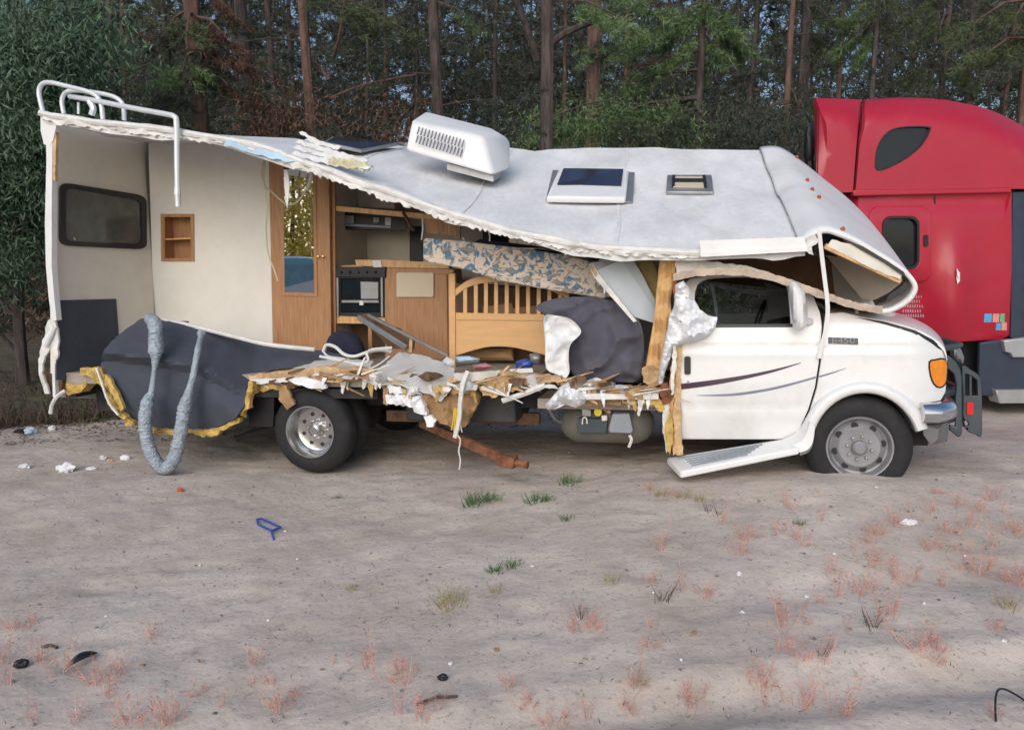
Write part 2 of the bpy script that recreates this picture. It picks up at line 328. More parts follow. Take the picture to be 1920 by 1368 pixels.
    def build(s, name, mat, parent=None, label=None, cat=None, group=None, kind=None, base=None, smooth_=35, bevel=0.0, bseg=2, sub=0):
        me = bpy.data.meshes.new(name)
        if parent is not None: fr, bs = INFO[parent.name]
        else:
            fr = s.fr
            if base is None:
                a = np.array([tuple(p) for p in s.v]); bs = Vector(((a[:, 0].min()+a[:, 0].max())/2, (a[:, 1].min()+a[:, 1].max())/2, a[:, 2].min()))
            else: bs = Vector(base)
        me.from_pydata([tuple(p-bs) for p in s.v], [], s.f); me.materials.append(mat); me.validate()
        bm = bmesh.new(); bm.from_mesh(me); bmesh.ops.recalc_face_normals(bm, faces=bm.faces); bm.to_mesh(me); bm.free()
        if smooth_:
            me.polygons.foreach_set('use_smooth', [True]*len(me.polygons)); me.set_sharp_from_angle(angle=R(smooth_))
        o = bpy.data.objects.new(name, me); COL.objects.link(o)
        if parent is not None: o.parent = parent
        else: o.matrix_world = fr.M @ Matrix.Translation(bs)
        if bevel:
            b = o.modifiers.new('bevel', 'BEVEL'); b.width = bevel; b.segments = bseg; b.limit_method = 'ANGLE'; b.angle_limit = R(40); b.harden_normals = False
        if sub:
            b = o.modifiers.new('sub', 'SUBSURF'); b.levels = sub; b.render_levels = sub
        INFO[o.name] = (fr, bs); tag(o, label, cat, group, kind); return o
def tag(o, label=None, cat=None, group=None, kind=None):
    if label: o['label'] = label
    if cat: o['category'] = cat
    if group: o['group'] = group
    if kind: o['kind'] = kind
def thing(name, label, cat, fr, base=(0, 0, 0), group=None):
    o = bpy.data.objects.new(name, None); COL.objects.link(o); o.empty_display_size = .2
    o.matrix_world = fr.M @ Matrix.Translation(Vector(base)); INFO[o.name] = (fr, Vector(base)); tag(o, label, cat, group); return o
def inside(x, y, a):
    c = False; n = len(a); j = n-1
    for i in range(n):
        if (a[i][1] > y) != (a[j][1] > y) and x < (a[j][0]-a[i][0])*(y-a[i][1])/(a[j][1]-a[i][1])+a[i][0]: c = not c
        j = i
    return c
def pdist(x, y, a):
    b = np.roll(a, -1, 0); d = b-a; l = (d*d).sum(1)+1e-9; t = np.clip(((x-a[:, 0])*d[:, 0]+(y-a[:, 1])*d[:, 1])/l, 0, 1)
    return float(np.sqrt(((a[:, 0]+t*d[:, 0]-x)**2+(a[:, 1]+t*d[:, 1]-y)**2).min()))
def smooth(pts, n=4, closed=False):
    P_ = [np.array(p, float) for p in pts]; m = len(P_); out = []
    rng = range(m if closed else m-1)
    for i in rng:
        p0 = P_[(i-1) % m] if closed or i > 0 else P_[0]; p1 = P_[i]; p2 = P_[(i+1) % m]; p3 = P_[(i+2) % m] if closed or i+2 < m else P_[-1]
        for k in range(n):
            t = k/n; out.append(tuple(.5*((2*p1)+(-p0+p2)*t+(2*p0-5*p1+4*p2-p3)*t*t+(-p0+3*p1-3*p2+p3)*t**3)))
    if not closed: out.append(tuple(P_[-1]))
    return out
def pp(lst, fr=RV): return [fr.P(x, y, v) for x, y, v in lst]
def lerp(tab, x):
    if x <= tab[0][0]: return tab[0][1]
    for (a, b), (c, d) in zip(tab, tab[1:]):
        if x <= c: return b+(d-b)*(x-a)/(c-a)
    return tab[-1][1]
def rrect(x0, y0, x1, y1, r, n=4):
    o = []
    for cx, cy, a0 in ((x1-r, y0+r, -90), (x1-r, y1-r, 0), (x0+r, y1-r, 90), (x0+r, y0+r, 180)):
        for i in range(n+1): a = R(a0+90*i/n); o.append((cx+r*math.cos(a), cy+r*math.sin(a)))
    return o
def rquad(q, r=.08, n=4):
    """quad with rounded corners, r as a fraction of the edges"""
    o = []
    for i in range(4):
        p = np.array(q[i], float); a = np.array(q[i-1], float); b = np.array(q[(i+1) % 4], float); A = p+(a-p)*r; B = p+(b-p)*r
        for k in range(n+1): t = k/n; o.append(tuple((1-t)**2*A+2*t*(1-t)*p+t*t*B))
    return o

# ================================================================== THE SETTING
def axis_(lo, hi, step, far):
    a = list(np.arange(lo, hi+1e-6, step)); g = step; x = hi
    up = []
    while x < far: g *= 1.35; x += g; up.append(x)
    g = step; x = lo; dn = []
    while x > -far: g *= 1.35; x -= g; dn.append(x)
    return dn[::-1]+a+up
xs = axis_(-7.5, 7.5, .05, 700); ys = axis_(1.6, 9.6, .05, 700)
def fine(x, y):
    if not (1 < y < 9 and abs(x) < 7.5): return 0
    d = fbm(x*2.6, y*2.6, 9.1, 2); return .007*fbm(x*5, y*5, 1.3, 3) - .014*max(0, d-.25)
XX, YY = np.meshgrid(np.array(xs), np.array(ys)); DIP = np.zeros_like(XX)
for _ in range(120):                                   # scuffs and footprints in the soft sand
    fx_, fy_, fa = RNG.uniform(-6, 6), RNG.uniform(2.0, 6.6), RNG.uniform(0, 3.14); a_ = (XX-fx_)*math.cos(fa)+(YY-fy_)*math.sin(fa); b_ = -(XX-fx_)*math.sin(fa)+(YY-fy_)*math.cos(fa)
    q_ = (a_/RNG.uniform(.10, .16))**2+(b_/RNG.uniform(.05, .09))**2; DIP -= RNG.uniform(.006, .014)*np.exp(-q_*q_) - .004*np.exp(-(np.sqrt(q_)-1.5)**2*6)
mb = MB(WD); mb.grid([[Vector((x, y, ground(x, y)+fine(x, y)+DIP[j, i] if abs(x) < 60 and abs(y) < 60 else -.03)) for i, x in enumerate(xs)] for j, y in enumerate(ys)])
gr = mb.build('ground', sand, kind='structure', base=(0, 0, 0), smooth_=180); tag(gr, 'grey disturbed sand of the lot with faint wheel ruts')
def fedge(x): return 8.15 + .26*(x+7) + .5*fbm(x*.4, 2.2) + .18*fbm(x*1.7, 5.0)
mb = MB(WD); rows = []
fx = list(np.arange(-26, 30, .25))
for k, d in enumerate([0, .12, .3, .6, 1, 1.5, 2.2, 3, 4, 6, 9, 14, 22, 35, 60]):
    rows.append([Vector((x*(1+d*.01), fedge(x)+d, ground(x*(1+d*.01), fedge(x)+d)+(.012+.05*min(1, d*.6)+.03*fbm(x*1.1, d+4)*min(1, d) if d > 0 else -.01))) for x in fx])
mb.grid(rows); ff = mb.build('forest_floor', litter, kind='structure', base=(0, 9, 0), smooth_=180); tag(ff, 'dark needle litter under the trees')

# ---- cards: fast foliage from numpy
def tri_mesh(name, V, mat, parent=None, **kw):
    n = len(V)//3; me = bpy.data.meshes.new(name); me.vertices.add(n*3); me.loops.add(n*3); me.polygons.add(n)
    me.vertices.foreach_set('co', np.asarray(V, np.float32).ravel()); me.loops.foreach_set('vertex_index', np.arange(n*3, dtype=np.int32))
    me.polygons.foreach_set('loop_start', np.arange(0, n*3, 3, dtype=np.int32)); me.polygons.foreach_set('loop_total', np.full(n, 3, np.int32)); me.update(calc_edges=True); me.validate()
    me.materials.append(mat); o = bpy.data.objects.new(name, me); COL.objects.link(o)
    if parent is not None: o.parent = parent
    tag(o, **kw); return o
def unit(a): return a/np.linalg.norm(a, axis=-1, keepdims=True)
def tufts(C, n, L, W, up=.35, out=None):
    """n thin needles bunched at every point of C, fanning outward"""
    m = len(C); D = RNG.normal(size=(m, n, 3)); D[:, :, 2] += up
    if out is not None: D += out[:, None, :]*1.2
    D = unit(D); l = L*RNG.uniform(.6, 1.25, (m, n, 1)); S_ = unit(np.cross(D, RNG.normal(size=(m, n, 3))))*W*.5*RNG.uniform(.7, 1.3, (m, n, 1))
    b = C[:, None, :]+RNG.normal(size=(m, n, 3))*L*.12
    return np.stack([b-S_, b+S_, b+D*l], 2).reshape(-1, 3)
def leaves(C, n, spread, L, W):
    m = len(C); b = C[:, None, :]+RNG.normal(size=(m, n, 3))*spread; D = unit(RNG.normal(size=(m, n, 3))+np.array([0, 0, -1.0])); S_ = unit(np.cross(D, RNG.normal(size=(m, n, 3))))*W*.5
    l = L*RNG.uniform(.6, 1.3, (m, n, 1))
    mid = b+D*l*.45
    q = np.stack([b, mid+S_, b+D*l, b, b+D*l, mid-S_], 2); return q.reshape(-1, 3)
def bough(base, tip, r, n):
    """tuft centres on side twigs fanning from a drooping bough"""
    base = np.array(base); tip = np.array(tip); d = unit(tip-base); L = np.linalg.norm(tip-base); sd = unit(np.cross(d, np.array([0, 0, 1.0]))); C = []; D = []
    k = max(5, n//6)
    for i in range(k):
        t = RNG.uniform(.3, 1.0); dr = unit(d*RNG.uniform(.4, 1.0)+sd*RNG.choice((-1, 1))*RNG.uniform(.4, 1.1)+np.array([0, 0, RNG.uniform(-.45, .15)])); l = r*RNG.uniform(.9, 2.0)*(1.25-.6*t)
        q = np.linspace(.15, 1, 7)[:, None]; C.append(base+(tip-base)*t+np.array([0, 0, -.10*t*L*.4])+dr*l*q+RNG.normal(size=(7, 3))*.02); D.append(np.tile(dr, (7, 1)))
    return np.concatenate(C), np.concatenate(D)
def at(px, py, y):
    d = ray(px, py); return CAM+d*(y/d.y)

def trunk_mesh(mb, base, top, r0, r1, bend=.12, seed=0, n=9):
    base = Vector(base); top = Vector(top); pts = []; rs = []
    for i in range(13):
        t = i/12; p = base.lerp(top, t)+Vector((noise.noise(Vector((t*2.5, seed*1.7, 0))), noise.noise(Vector((t*2.5, seed*1.7, 8))), 0))*bend*min(1, 3*t)
        pts.append(p); rs.append((r0*(1-t)+r1*t)*(1.25 if i == 0 else 1))
    mb.tube(pts, rs, n, jit=.06); return pts
TREES = 0
def pine(px, depth, wpx, lean=0.0, h=15.0, mat=bark, label='', group=None, boughs=(), rand=8, crown=pined, dead=0, limbs=(), lowest=2.6, seed=1, ncl=30):
    """pine whose trunk stands under picture column px at the given depth; boughs: (px, py, radius, tufts, material)"""
    global TREES; TREES += 1
    b = at(px, 684, depth); b = Vector((b.x, depth, ground(b.x, depth)-.05)); r0 = wpx/FPX*depth*.5*1.08
    root = thing('pine_tree', label, 'tree', WD, b, group)
    top = b+Vector((lean*h, RNG.uniform(-.4, .4), h))
    mb = MB(WD); pts = trunk_mesh(mb, b, top, r0, r0*.35, seed=seed)
    tr = mb.build('trunk', mat, root)
    def tp(z):
        t = min(1, max(0, (z-b.z)/h)); k = min(11, int(t*12)); return pts[k].lerp(pts[k+1], t*12-k)
    for lm in limbs:
        mb = MB(WD); P_ = [at(x, y, depth+dy) for x, y, dy in lm['pts']]; m = len(P_); Q = [Vector(q) for q in smooth([tuple(p) for p in P_], 4)]
        mb.tube(Q, [lm['r']/FPX*depth*.5*(1-.45*i/len(Q)) for i in range(len(Q))], 7, jit=.06); mb.build('branch', mat, root)
    groups = {}
    for (x, y, rad, n, mt) in boughs:
        dy = RNG.uniform(-.9, .3); tip = at(x, y, depth+dy); s = tp(tip.z+.5)
        c, d = bough(s, tip, rad, n); groups.setdefault(mt.name, []).append((c, d))
        mb = MB(WD); mid = s.lerp(tip, .5)+Vector((0, 0, .12)); mb.tube([s, mid, tip], [.035, .022, .008], 5); mb.build('branch', mat, root)
    for i in range(rand+14):
        z = RNG.uniform(lowest, h); a = RNG.uniform(0, 2*math.pi); L = RNG.uniform(1.0, 2.4)*(1.15-.5*z/h); s = tp(z); tip = s+Vector((math.cos(a)*L, math.sin(a)*L, RNG.uniform(-.3, .5)))
        c, d = bough(s, tip, .38, ncl); groups.setdefault((deadn if i < dead else crown).name, []).append((c, d))
    for i in range(7):      # dead snags low on the trunk
        z = RNG.uniform(1.2, 6.0); a = RNG.uniform(0, 2*math.pi); L = RNG.uniform(.4, 1.6); s = tp(z); e = s+Vector((math.cos(a)*L, math.sin(a)*L*.6, RNG.uniform(-.35, .25)))
        mb2 = MB(WD); mb2.tube([s, s.lerp(e, .5)+Vector((0, 0, .06)), e], [.018, .012, .005], 4); mb2.build('dead_branch', bark, root, smooth_=0)
    for nm, l in groups.items():
        C = np.concatenate([c for c, d in l]); D = np.concatenate([d for c, d in l])
        V = tufts(C, 15, .13, .010, .1, D) - np.array(b); tri_mesh('crown' if nm != 'dead_brown_needles' else 'dead_foliage', V, MATS[nm], root)
    return root
PG = 'pines along the wood edge'
pine(511, 13.5, 27, -.05, mat=bark, label='dark leaning pine trunk beside the slender red-brown forked one', seed=2, rand=12, boughs=[(430, 30, .5, 60, pineo)])
pine(546, 17, 13, -.03, mat=bark, label='thin dark pine trunk just beside the leaning pine', seed=3, rand=10)
pine(618, 12.6, 21, -.03, mat=barkr, label='slender red-brown pine with a pale grey foot and low thin side branches', seed=4, rand=10, boughs=[(690, 40, .55, 80, pineo), (760, 55, .5, 70, pineo), (640, 15, .5, 60, pineo)], dead=2,
     limbs=[dict(pts=[(617, 150, 0), (585, 105, .2), (560, 60, .2)], r=6), dict(pts=[(622, 110, 0), (636, 70, -.2), (645, 0, -.3)], r=7), dict(pts=[(618, 185, 0), (680, 160, .2), (780, 140, .4)], r=6)])
pine(838, 17, 13, -.02, mat=barkr, label='thin reddish pine trunk close behind a thicker trunk', seed=5, rand=8)
pine(850, 13.6, 24, -.05, mat=bark, label='grey pine trunk rising behind the white air conditioner', seed=6, rand=10, boughs=[(905, 60, .35, 40, pineg)])
pine(1013, 11.8, 28, .01, mat=bark, label='stout pine trunk forking into two heavy side limbs', seed=7, rand=9,
     limbs=[dict(pts=[(1007, 112, 0), (990, 60, -.2), (968, 0, -.4), (955, -60, -.6)], r=14), dict(pts=[(1018, 105, 0), (1045, 72, -.1), (1100, 45, -.2), (1160, 30, -.3)], r=15)],
     boughs=[(1180, 40, .42, 130, pineg), (1240, 20, .45, 120, pineg)])
pine(1104, 16.5, 34, 0, mat=barkr, label='thick dark red pine trunk behind the bright green boughs', seed=8, rand=10, boughs=[(1120, 110, .4, 50, pineg)])
pine(1290, 13.2, 16, .01, mat=bark, label='pine hidden in its own bright green hanging boughs', seed=9, rand=6, h=14,
     boughs=[(1150, 90, .38, 110, pineg), (1205, 70, .42, 140, pineg), (1260, 60, .42, 140, pineg), (1320, 30, .42, 130, pineg), (1380, 70, .42, 140, pineg), (1400, 100, .34, 90, pineg), (1340, 120, .36, 90, pineg), (1270, 105, .34, 80, pineg), (1180, 150, .34, 70, pineg), (1120, 230, .4, 80, pineg), (1060, 240, .36, 80, pineg), (1010, 250, .36, 70, pineg), (1180, 230, .4, 90, pineg), (1240, 245, .4, 80, pined), (1310, 235, .4, 70, pined), (1130, 180, .36, 70, pineg)])
pine(1457, 14.2, 13, 0, mat=barkr, label='slim red-brown pine paired with a thicker dark one', seed=10, rand=6, boughs=[(1420, 230, .45, 80, pined), (1500, 215, .4, 60, pined)])
pine(1476, 15.6, 24, .01, mat=bark, label='dark pine trunk right behind the slim red-brown one', seed=11, rand=10, boughs=[(1530, 90, .5, 80, pineo), (1560, 40, .5, 80, pineo), (1520, 30, .5, 80, pineo)])
pine(1600, 14.5, 11, .01, mat=bark, label='thin pine with green boughs hanging over the red truck roof', seed=12, rand=8, boughs=[(1570, 100, .42, 90, pineg), (1620, 95, .42, 90, pineg), (1650, 60, .45, 80, pineo), (1590, 40, .45, 80, pineg), (1660, 20, .5, 80, pineo)])
pine(1726, 16, 13, .01, mat=bark, label='thin dark pine trunk behind the red truck roof', seed=13, rand=8, boughs=[(1700, 150, .4, 60, pineo), (1770, 140, .42, 90, pineo), (1810, 150, .42, 80, pineo), (1760, 60, .5, 80, pineo), (1720, 20, .5, 80, pineo)])
pine(1884, 13.8, 25, 0, mat=barkr, label='pine with a bright orange upper trunk behind the red truck', seed=14, rand=8, boughs=[(1850, 100, .45, 90, pineo), (1890, 90, .45, 90, pineo), (1830, 40, .5, 80, pineo), (1900, 40, .5, 80, pineo)])
pine(1918, 15.0, 22, 0, mat=bark, label='grey pine trunk next to the orange-barked pine', seed=15, rand=8)
pine(412, 12.4, 36, -.02, mat=barkr, label='thick brown pine with rust-coloured dead needles on its trunk', seed=16, rand=7,
     boughs=[(430, 75, .26, 60, deadn), (455, 120, .3, 70, deadn), (440, 30, .28, 50, deadn), (480, 180, .25, 40, deadn), (390, 120, .4, 80, pined), (340, 140, .4, 90, pineg), (330, 190, .35, 80, pined), (300, 80, .4, 90, pined), (420, 165, .36, 80, pineg), (350, 60, .4, 80, pineo)])
for k, (x, d, wd) in enumerate([(190, 15, 12), (222, 14, 9), (240, 13.2, 11), (262, 16, 9), (345, 17, 14), (690, 19, 10), (735, 21, 12), (790, 22, 10), (930, 20, 10), (1160, 21, 14), (1230, 22, 10), (1380, 20, 12), (1540, 19, 11), (1640, 21, 12), (1790, 20, 12), (1835, 22, 10), (575, 21, 12), (470, 20, 12), (1060, 20, 10)]):
    pine(x, d, wd, RNG.uniform(-.03, .03), h=RNG.uniform(12, 16), mat=bark if k % 3 else barkr, label='slender %s pine with %s boughs%s back in the wood' % ('grey-barked' if k % 3 else 'red-barked', ('dark green', 'olive')[k % 2], ' and dead needles' if k % 2 else ''), group='slender %s pines with %s boughs' % ('grey' if k % 3 else 'red', ('dark green', 'olive')[k % 2]), rand=16, seed=30+k, lowest=2.4, dead=2 if k % 2 else 0, crown=(pined, pineo)[k % 2])
# broadleaf at the left edge
def leafy(px, depth, label, blobs, mat, wpx=26, name='leafy_tree', cat='tree', group=None, n=46, sp=.20, L=.085, W=.05, toph=None):
    b = at(px, 684, depth); b = Vector((b.x, depth, ground(b.x, depth)-.05)); root = thing(name, label, cat, WD, b, group)
    pts = [at(x, y, depth+dy) for x, y, dy, r, k in blobs]; tz = toph or max(p.z for p in pts)
    if wpx:
        mb = MB(WD); tp = trunk_mesh(mb, b, b+Vector((.3, 0, tz-b.z)), wpx/FPX*depth*.5, .03, .2, px); mb.build('trunk', bark, root)
    Cs = []
    for (x, y, dy, r, k), p in zip(blobs, pts):
        if wpx:
            s = tp[min(12, max(1, int((p.z-b.z-.6)/(tz-b.z)*12)))]; mb = MB(WD); mb.tube([s, s.lerp(p, .5)+Vector((0, 0, .1)), p], [.03, .02, .008], 5); mb.build('branch', bark, root)
        d = RNG.normal(size=(k, 3)); d = unit(d)*RNG.uniform(.25, 1, (k, 1))**.5; Cs.append(np.array(p)+d*np.array([r, r, r*.8]))
    V = leaves(np.concatenate(Cs), n, sp, L, W)-np.array(b); tri_mesh('crown', V, mat, root); return root
bl = [(RNG.uniform(-120, 185), RNG.uniform(40, 330), RNG.uniform(-.9, .9), RNG.uniform(.45, .8), 18) for _ in range(34)]+[(RNG.uniform(-120, 80), RNG.uniform(330, 560), RNG.uniform(-.6, .9), RNG.uniform(.4, .7), 16) for _ in range(18)]
leafy(40, 11.2, 'broad dark green leafy tree crowding the back corner of the motorhome', bl, leafb, 22, toph=6.5, n=64, sp=.2, L=.12, W=.022)
for px, dp, lab, bls in [(1080, 12.8, 'low green bush behind the middle of the dented roof', [(1000+i*33, 262-RNG.uniform(0, 45), RNG.uniform(-.3, .3), .4, 14) for i in range(10)]),
                         (1440, 12.6, 'low dark bush between the roof front and the red truck', [(1340+i*26, 262-RNG.uniform(0, 40), RNG.uniform(-.3, .3), .38, 12) for i in range(8)])]:
    bls += [(x+RNG.uniform(-12, 12), y+110, dy, r*1.15, k) for x, y, dy, r, k in bls]+[(x+RNG.uniform(-12, 12), y+230, dy, r*1.15, k) for x, y, dy, r, k in bls[:len(bls)]]+[(x, y+340, dy, r*1.15, k) for x, y, dy, r, k in bls[:len(bls)]]
    leafy(px, dp, lab, bls, pined if px > 1200 else pineg, 0, 'bush', 'bush', n=60, sp=.2, L=.10, W=.014)
for px, dp, x0, x1, y0 in [(700, 12.0, 560, 830, 225), (480, 12.4, 440, 560, 210)]:
    bls = [(RNG.uniform(x0, x1), RNG.uniform(y0-25, y0+30), RNG.uniform(-.3, .3), .32, 9) for i in range(9)]+[(RNG.uniform(x0, x1), RNG.uniform(y0+40, y0+400), RNG.uniform(-.3, .3), .4, 10) for i in range(16)]
    leafy(px, dp, 'rust-brown dead undergrowth '+('behind the solar panel' if px == 700 else 'under the leaning pine'), bls, deadn, 0, 'dead_shrub', 'shrub', n=16, sp=.2, L=.11, W=.02)
# the wood farther back reads as one mass
C = []; TB = MB(WD)
for i in range(75):
    d = RNG.uniform(20, 46); x = RNG.uniform(-.85, .85)*d; z0 = ground(x, d); r = RNG.uniform(.05, .12)
    TB.tube([(x, d, z0-.2), (x+RNG.uniform(-.2, .2), d, 7), (x+RNG.uniform(-.5, .5), d, 16)], [r, r*.8, r*.4], 6)
TB.build('distant_trunks', bark, kind='stuff', base=(0, 30, 0)); tag(bpy.data.objects['distant_trunks'], 'dim crowded trunks deep in the wood')
def clumps(n, d0, d1, zmax, sp, k, L, W):
    out = []
    for i in range(n):
        d = RNG.uniform(d0, d1); c = np.array([RNG.uniform(-.85, .85)*d, d, RNG.uniform(0, 1)*zmax]); s_ = RNG.uniform(.6, 1.3)
        out.append(c+RNG.normal(size=(k, 3))*np.array([sp, sp, sp*.5])*s_)
    return tufts(np.concatenate(out), 15, L, W, .0)
o = tri_mesh('distant_foliage', np.concatenate([clumps(520, 18.5, 32, 11, 1.0, 46, .26, .024), clumps(640, 32, 58, 18, 2.1, 46, .6, .08)]), pined, kind='stuff'); tag(o, 'dim green foliage deep in the wood')
m = 420; d = RNG.uniform(15, 24, m); x = RNG.uniform(-.8, .8, m)*d; z = RNG.uniform(0, 2.8, m)
o = tri_mesh('undergrowth', leaves(np.stack([x, d, z], 1), 40, .45, .2, .05), deadn, kind='stuff'); tag(o, 'brown undergrowth and twigs under the trees')
# dry grass on the bank at the wood's edge
m = 3800; x = RNG.uniform(-12, 9, m); y = np.array([fedge(a) for a in x])+RNG.uniform(-.05, 1, m)**2*4.5+.05
C = np.stack([x, y, [ground(a, b)+.02 for a, b in zip(x, y)]], 1)
o = tri_mesh('dry_bank_grass', tufts(C, 6, .22, .012, 1.6), weedb, kind='stuff'); tag(o, 'dull brown grass along the foot of the wood')
m = 900; i = RNG.integers(0, 3800, m); o = tri_mesh('olive_bank_grass', tufts(C[i]+RNG.normal(size=(m, 3))*np.array([.1, .1, 0]), 7, .22, .014, 1.4), pineo, kind='stuff'); tag(o, 'olive grass blades along the foot of the wood')

# ================================================================== THE WRECKED MOTORHOME (u forward, v away from the camera, w up)
rv = thing('motorhome', 'wrecked white motorhome with its whole side torn off and roof caved in', 'motorhome', RV)
# ---- roof
NE = [(78, 216), (110, 223), (200, 233), (280, 243), (340, 251), (420, 263), (480, 276), (540, 297), (600, 318), (660, 340), (720, 360), (780, 380), (850, 405), (900, 420), (960, 435), (1020, 449), (1080, 461), (1140, 468), (1200, 473), (1310, 476), (1400, 472), (1510, 467)]
NEL = [RV.P(x, y, -.06) for x, y in NE]
FAR = [(-2.7, 3.26), (-1.2, 3.30), (0, 3.17), (1.3, 3.06), (2.6, 2.97), (3.87, 2.90)]
U0, U1 = NEL[0].x, NEL[-1].x
near = [(p.x, p.z) for p in NEL]
def roofpt(t, s):
    un = U0+(U1-U0)*t; uf = -2.62+(3.87+2.62)*t; wn = lerp(near, un); wf = lerp(FAR, uf); u = un+(uf-un)*s; v = -.06+2.42*s
    sag = -.05*math.sin(math.pi*s)*sst(.25, .6, t) + .012*noise.noise(Vector((u*2.1, v*2.1, 0))) + .02*noise.noise(Vector((u*.9, v*1.1, 5))) - .03*max(0, 1-abs(noise.noise(Vector((u*.8+v*.7, v*.5, 11))))*7)
    return Vector((u, v, wn+(wf-wn)*s**.92+sag))
rows = [[roofpt(t, s) for t in np.linspace(0, 1, 90)] for s in np.linspace(0, 1, 28)]
mb = MB(); mb.grid(rows, tv=(0, 0, -.045)); roof = mb.build('roof', roofm, rv, smooth_=50)
def onroof(px, py):
    d = ray(px, py); best = None
    for s in np.linspace(0, 1, 200):
        v = -.06+2.42*s; p = RV.P(px, py, v); t = (p.x+2.5)/6.4
        for _ in range(4):
            q = roofpt(min(1, max(0, t)), s); t += (p.x-q.x)/6.4
        e = abs(roofpt(min(1, max(0, t)), s).z-p.z)
        if best is None or e < best[0]: best = (e, p)
    return best[1]
for tt in (.42, .60, .79):
    mb = MB(); mb.tube([roofpt(tt+.003*math.sin(9*s_), s_)+Vector((0, 0, .003)) for s_ in np.linspace(.01, .99, 30)], .016, 6, jit=.15, flat=.3); mb.build('roof_lap_seam', M('lap_sealant', (.70, .70, .69), .7, var=.12, vs=14, dirt=.5, dcol=(.4, .39, .37), ds=5) if tt == .42 else MATS['lap_sealant'], roof)
# torn scalloped edge of the roof skin, hanging over the opening
top = [(x, y-7) for x, y in NE]; rnd = random.Random(4)
bot = []
for (x0, y0), (x1, y1) in zip(NE, NE[1:]):
    n = max(2, int((x1-x0)/4.5))
    for i in range(n):
        a = i/n; x = x0+(x1-x0)*a; drop = lerp([(70, 12), (330, 14), (480, 8), (560, 18), (760, 16), (1300, 10), (1510, 6)], x)
        bot.append((x, y0+(y1-y0)*a+drop*(.75+.3*noise.noise(Vector((x*.03, 0, 0)))+rnd.uniform(-.22, .22))))
mb = MB(); mb.sheet(top+bot[::-1], lambda x, y: -.085+.03*noise.noise(Vector((x*.05, y*.05, 2))), .025, 9, crease=.025, cs=4); mb.build('torn_roof_edge', pvc, rv)
mb = MB(); mb.tube([p+Vector((0, -.01, .012+.012*noise.noise(p*3))) for p in [Vector(q) for q in smooth([tuple(p) for p in NEL], 4)]], .03, 8, jit=.14); mb.build('roof_edge_roll', pvc, rv)
mb = MB(); mb.sheet([(1312, 451), (1508, 444), (1514, 470), (1315, 482)], -.12, .02, 20); mb.sheet([(1312, 474), (1514, 463), (1515, 471), (1315, 482)], -.135, .02, 20); mb.build('drip_rail', capw, rv)
mb = MB(); mb.sheet([(425, 262), (480, 272), (545, 292), (558, 303), (540, 304), (470, 287), (420, 270)], -.10, .02, 10, jit=1.5, crease=.03); mb.build('blue_backing_film', M('pale_blue_film', (.42, .60, .75), .5, var=.1), rv)
# roof fittings
def roofbox(name, mat, q, h, parent=roof, lift=0.0, bevel=.012, nrm=None):
    c = [onroof(x, y) for x, y in q]; n = nrm or (c[1]-c[0]).cross(c[3]-c[0]).normalized()
    if n.z < 0: n = -n
    mb = MB(); mb.slab([p+n*lift for p in c], n, h); return mb.build(name, mat, parent, bevel=bevel), c, n
sf, c, n = roofbox('skylight_flange', galv, [(1023, 378), (1186, 382), (1190, 326), (1036, 322)], .02)
fr_, c, n = roofbox('skylight', plast, [(1024, 384), (1172, 386), (1178, 333), (1046, 331)], .06, lift=.015, bevel=.02)
mb = MB(); cc = [c[0].lerp(c[1], a).lerp(c[3].lerp(c[2], a), b) for a, b in ((.08, .36), (.92, .36), (.92, .96), (.08, .96))]; mb.slab([p+n*.083 for p in cc], n, .008); mb.build('skylight_pane', solar, fr_)
vf_, c, n = roofbox('roof_vent', galv, [(1249, 366), (1338, 367), (1334, 334), (1251, 334)], .035, bevel=.01)
mb = MB(); cc = [onroof(x, y) for x, y in [(1262, 360), (1322, 361), (1319, 341), (1263, 341)]]; mb.slab([p+n*.04 for p in cc], n, .012); mb.build('vent_lid', board, vf_)
mb = MB(); mb.bar((cc[0]+cc[3])/2+n*.062, (cc[1]+cc[2])/2+n*.062, .05, .02, n); mb.build('vent_handle', black, vf_)
mb = MB(); mb.bar(cc[1]+n*.055, cc[2]+n*.055, .025, .025, n); mb.bar(cc[0]+n*.055, cc[3]+n*.055, .025, .025, n); mb.build('vent_rail', black, vf_)
# air conditioner
def apx(x, y, v): return RV.P(x, y, v)
hull = [apx(759, 284, .72), (apx(772, 226, .80)), apx(925, 331, .72), apx(905, 254, .80), apx(798, 208, 1.38), apx(925, 240, 1.38), apx(958, 272, 1.25), apx(957, 318, 1.05), apx(815, 262, 1.42), apx(942, 300, 1.40), apx(762, 262, .735), apx(948, 255, 1.2)]
bm = bmesh.new(); [bm.verts.new(p) for p in hull]; bmesh.ops.convex_hull(bm, input=bm.verts); bmesh.ops.dissolve_limit(bm, angle_limit=R(9), verts=bm.verts, edges=bm.edges)
bm.verts.index_update(); mb = MB(); mb.add([v.co for v in bm.verts], [tuple(v.index for v in f.verts) for f in bm.faces]); bm.free()
ac = mb.build('air_conditioner', plast, rv, bevel=.045, bseg=4, smooth_=60)
A_, B_, C_, D_ = [Vector((782, 236)), Vector((872, 262)), Vector((866, 296)), Vector((777, 268))]
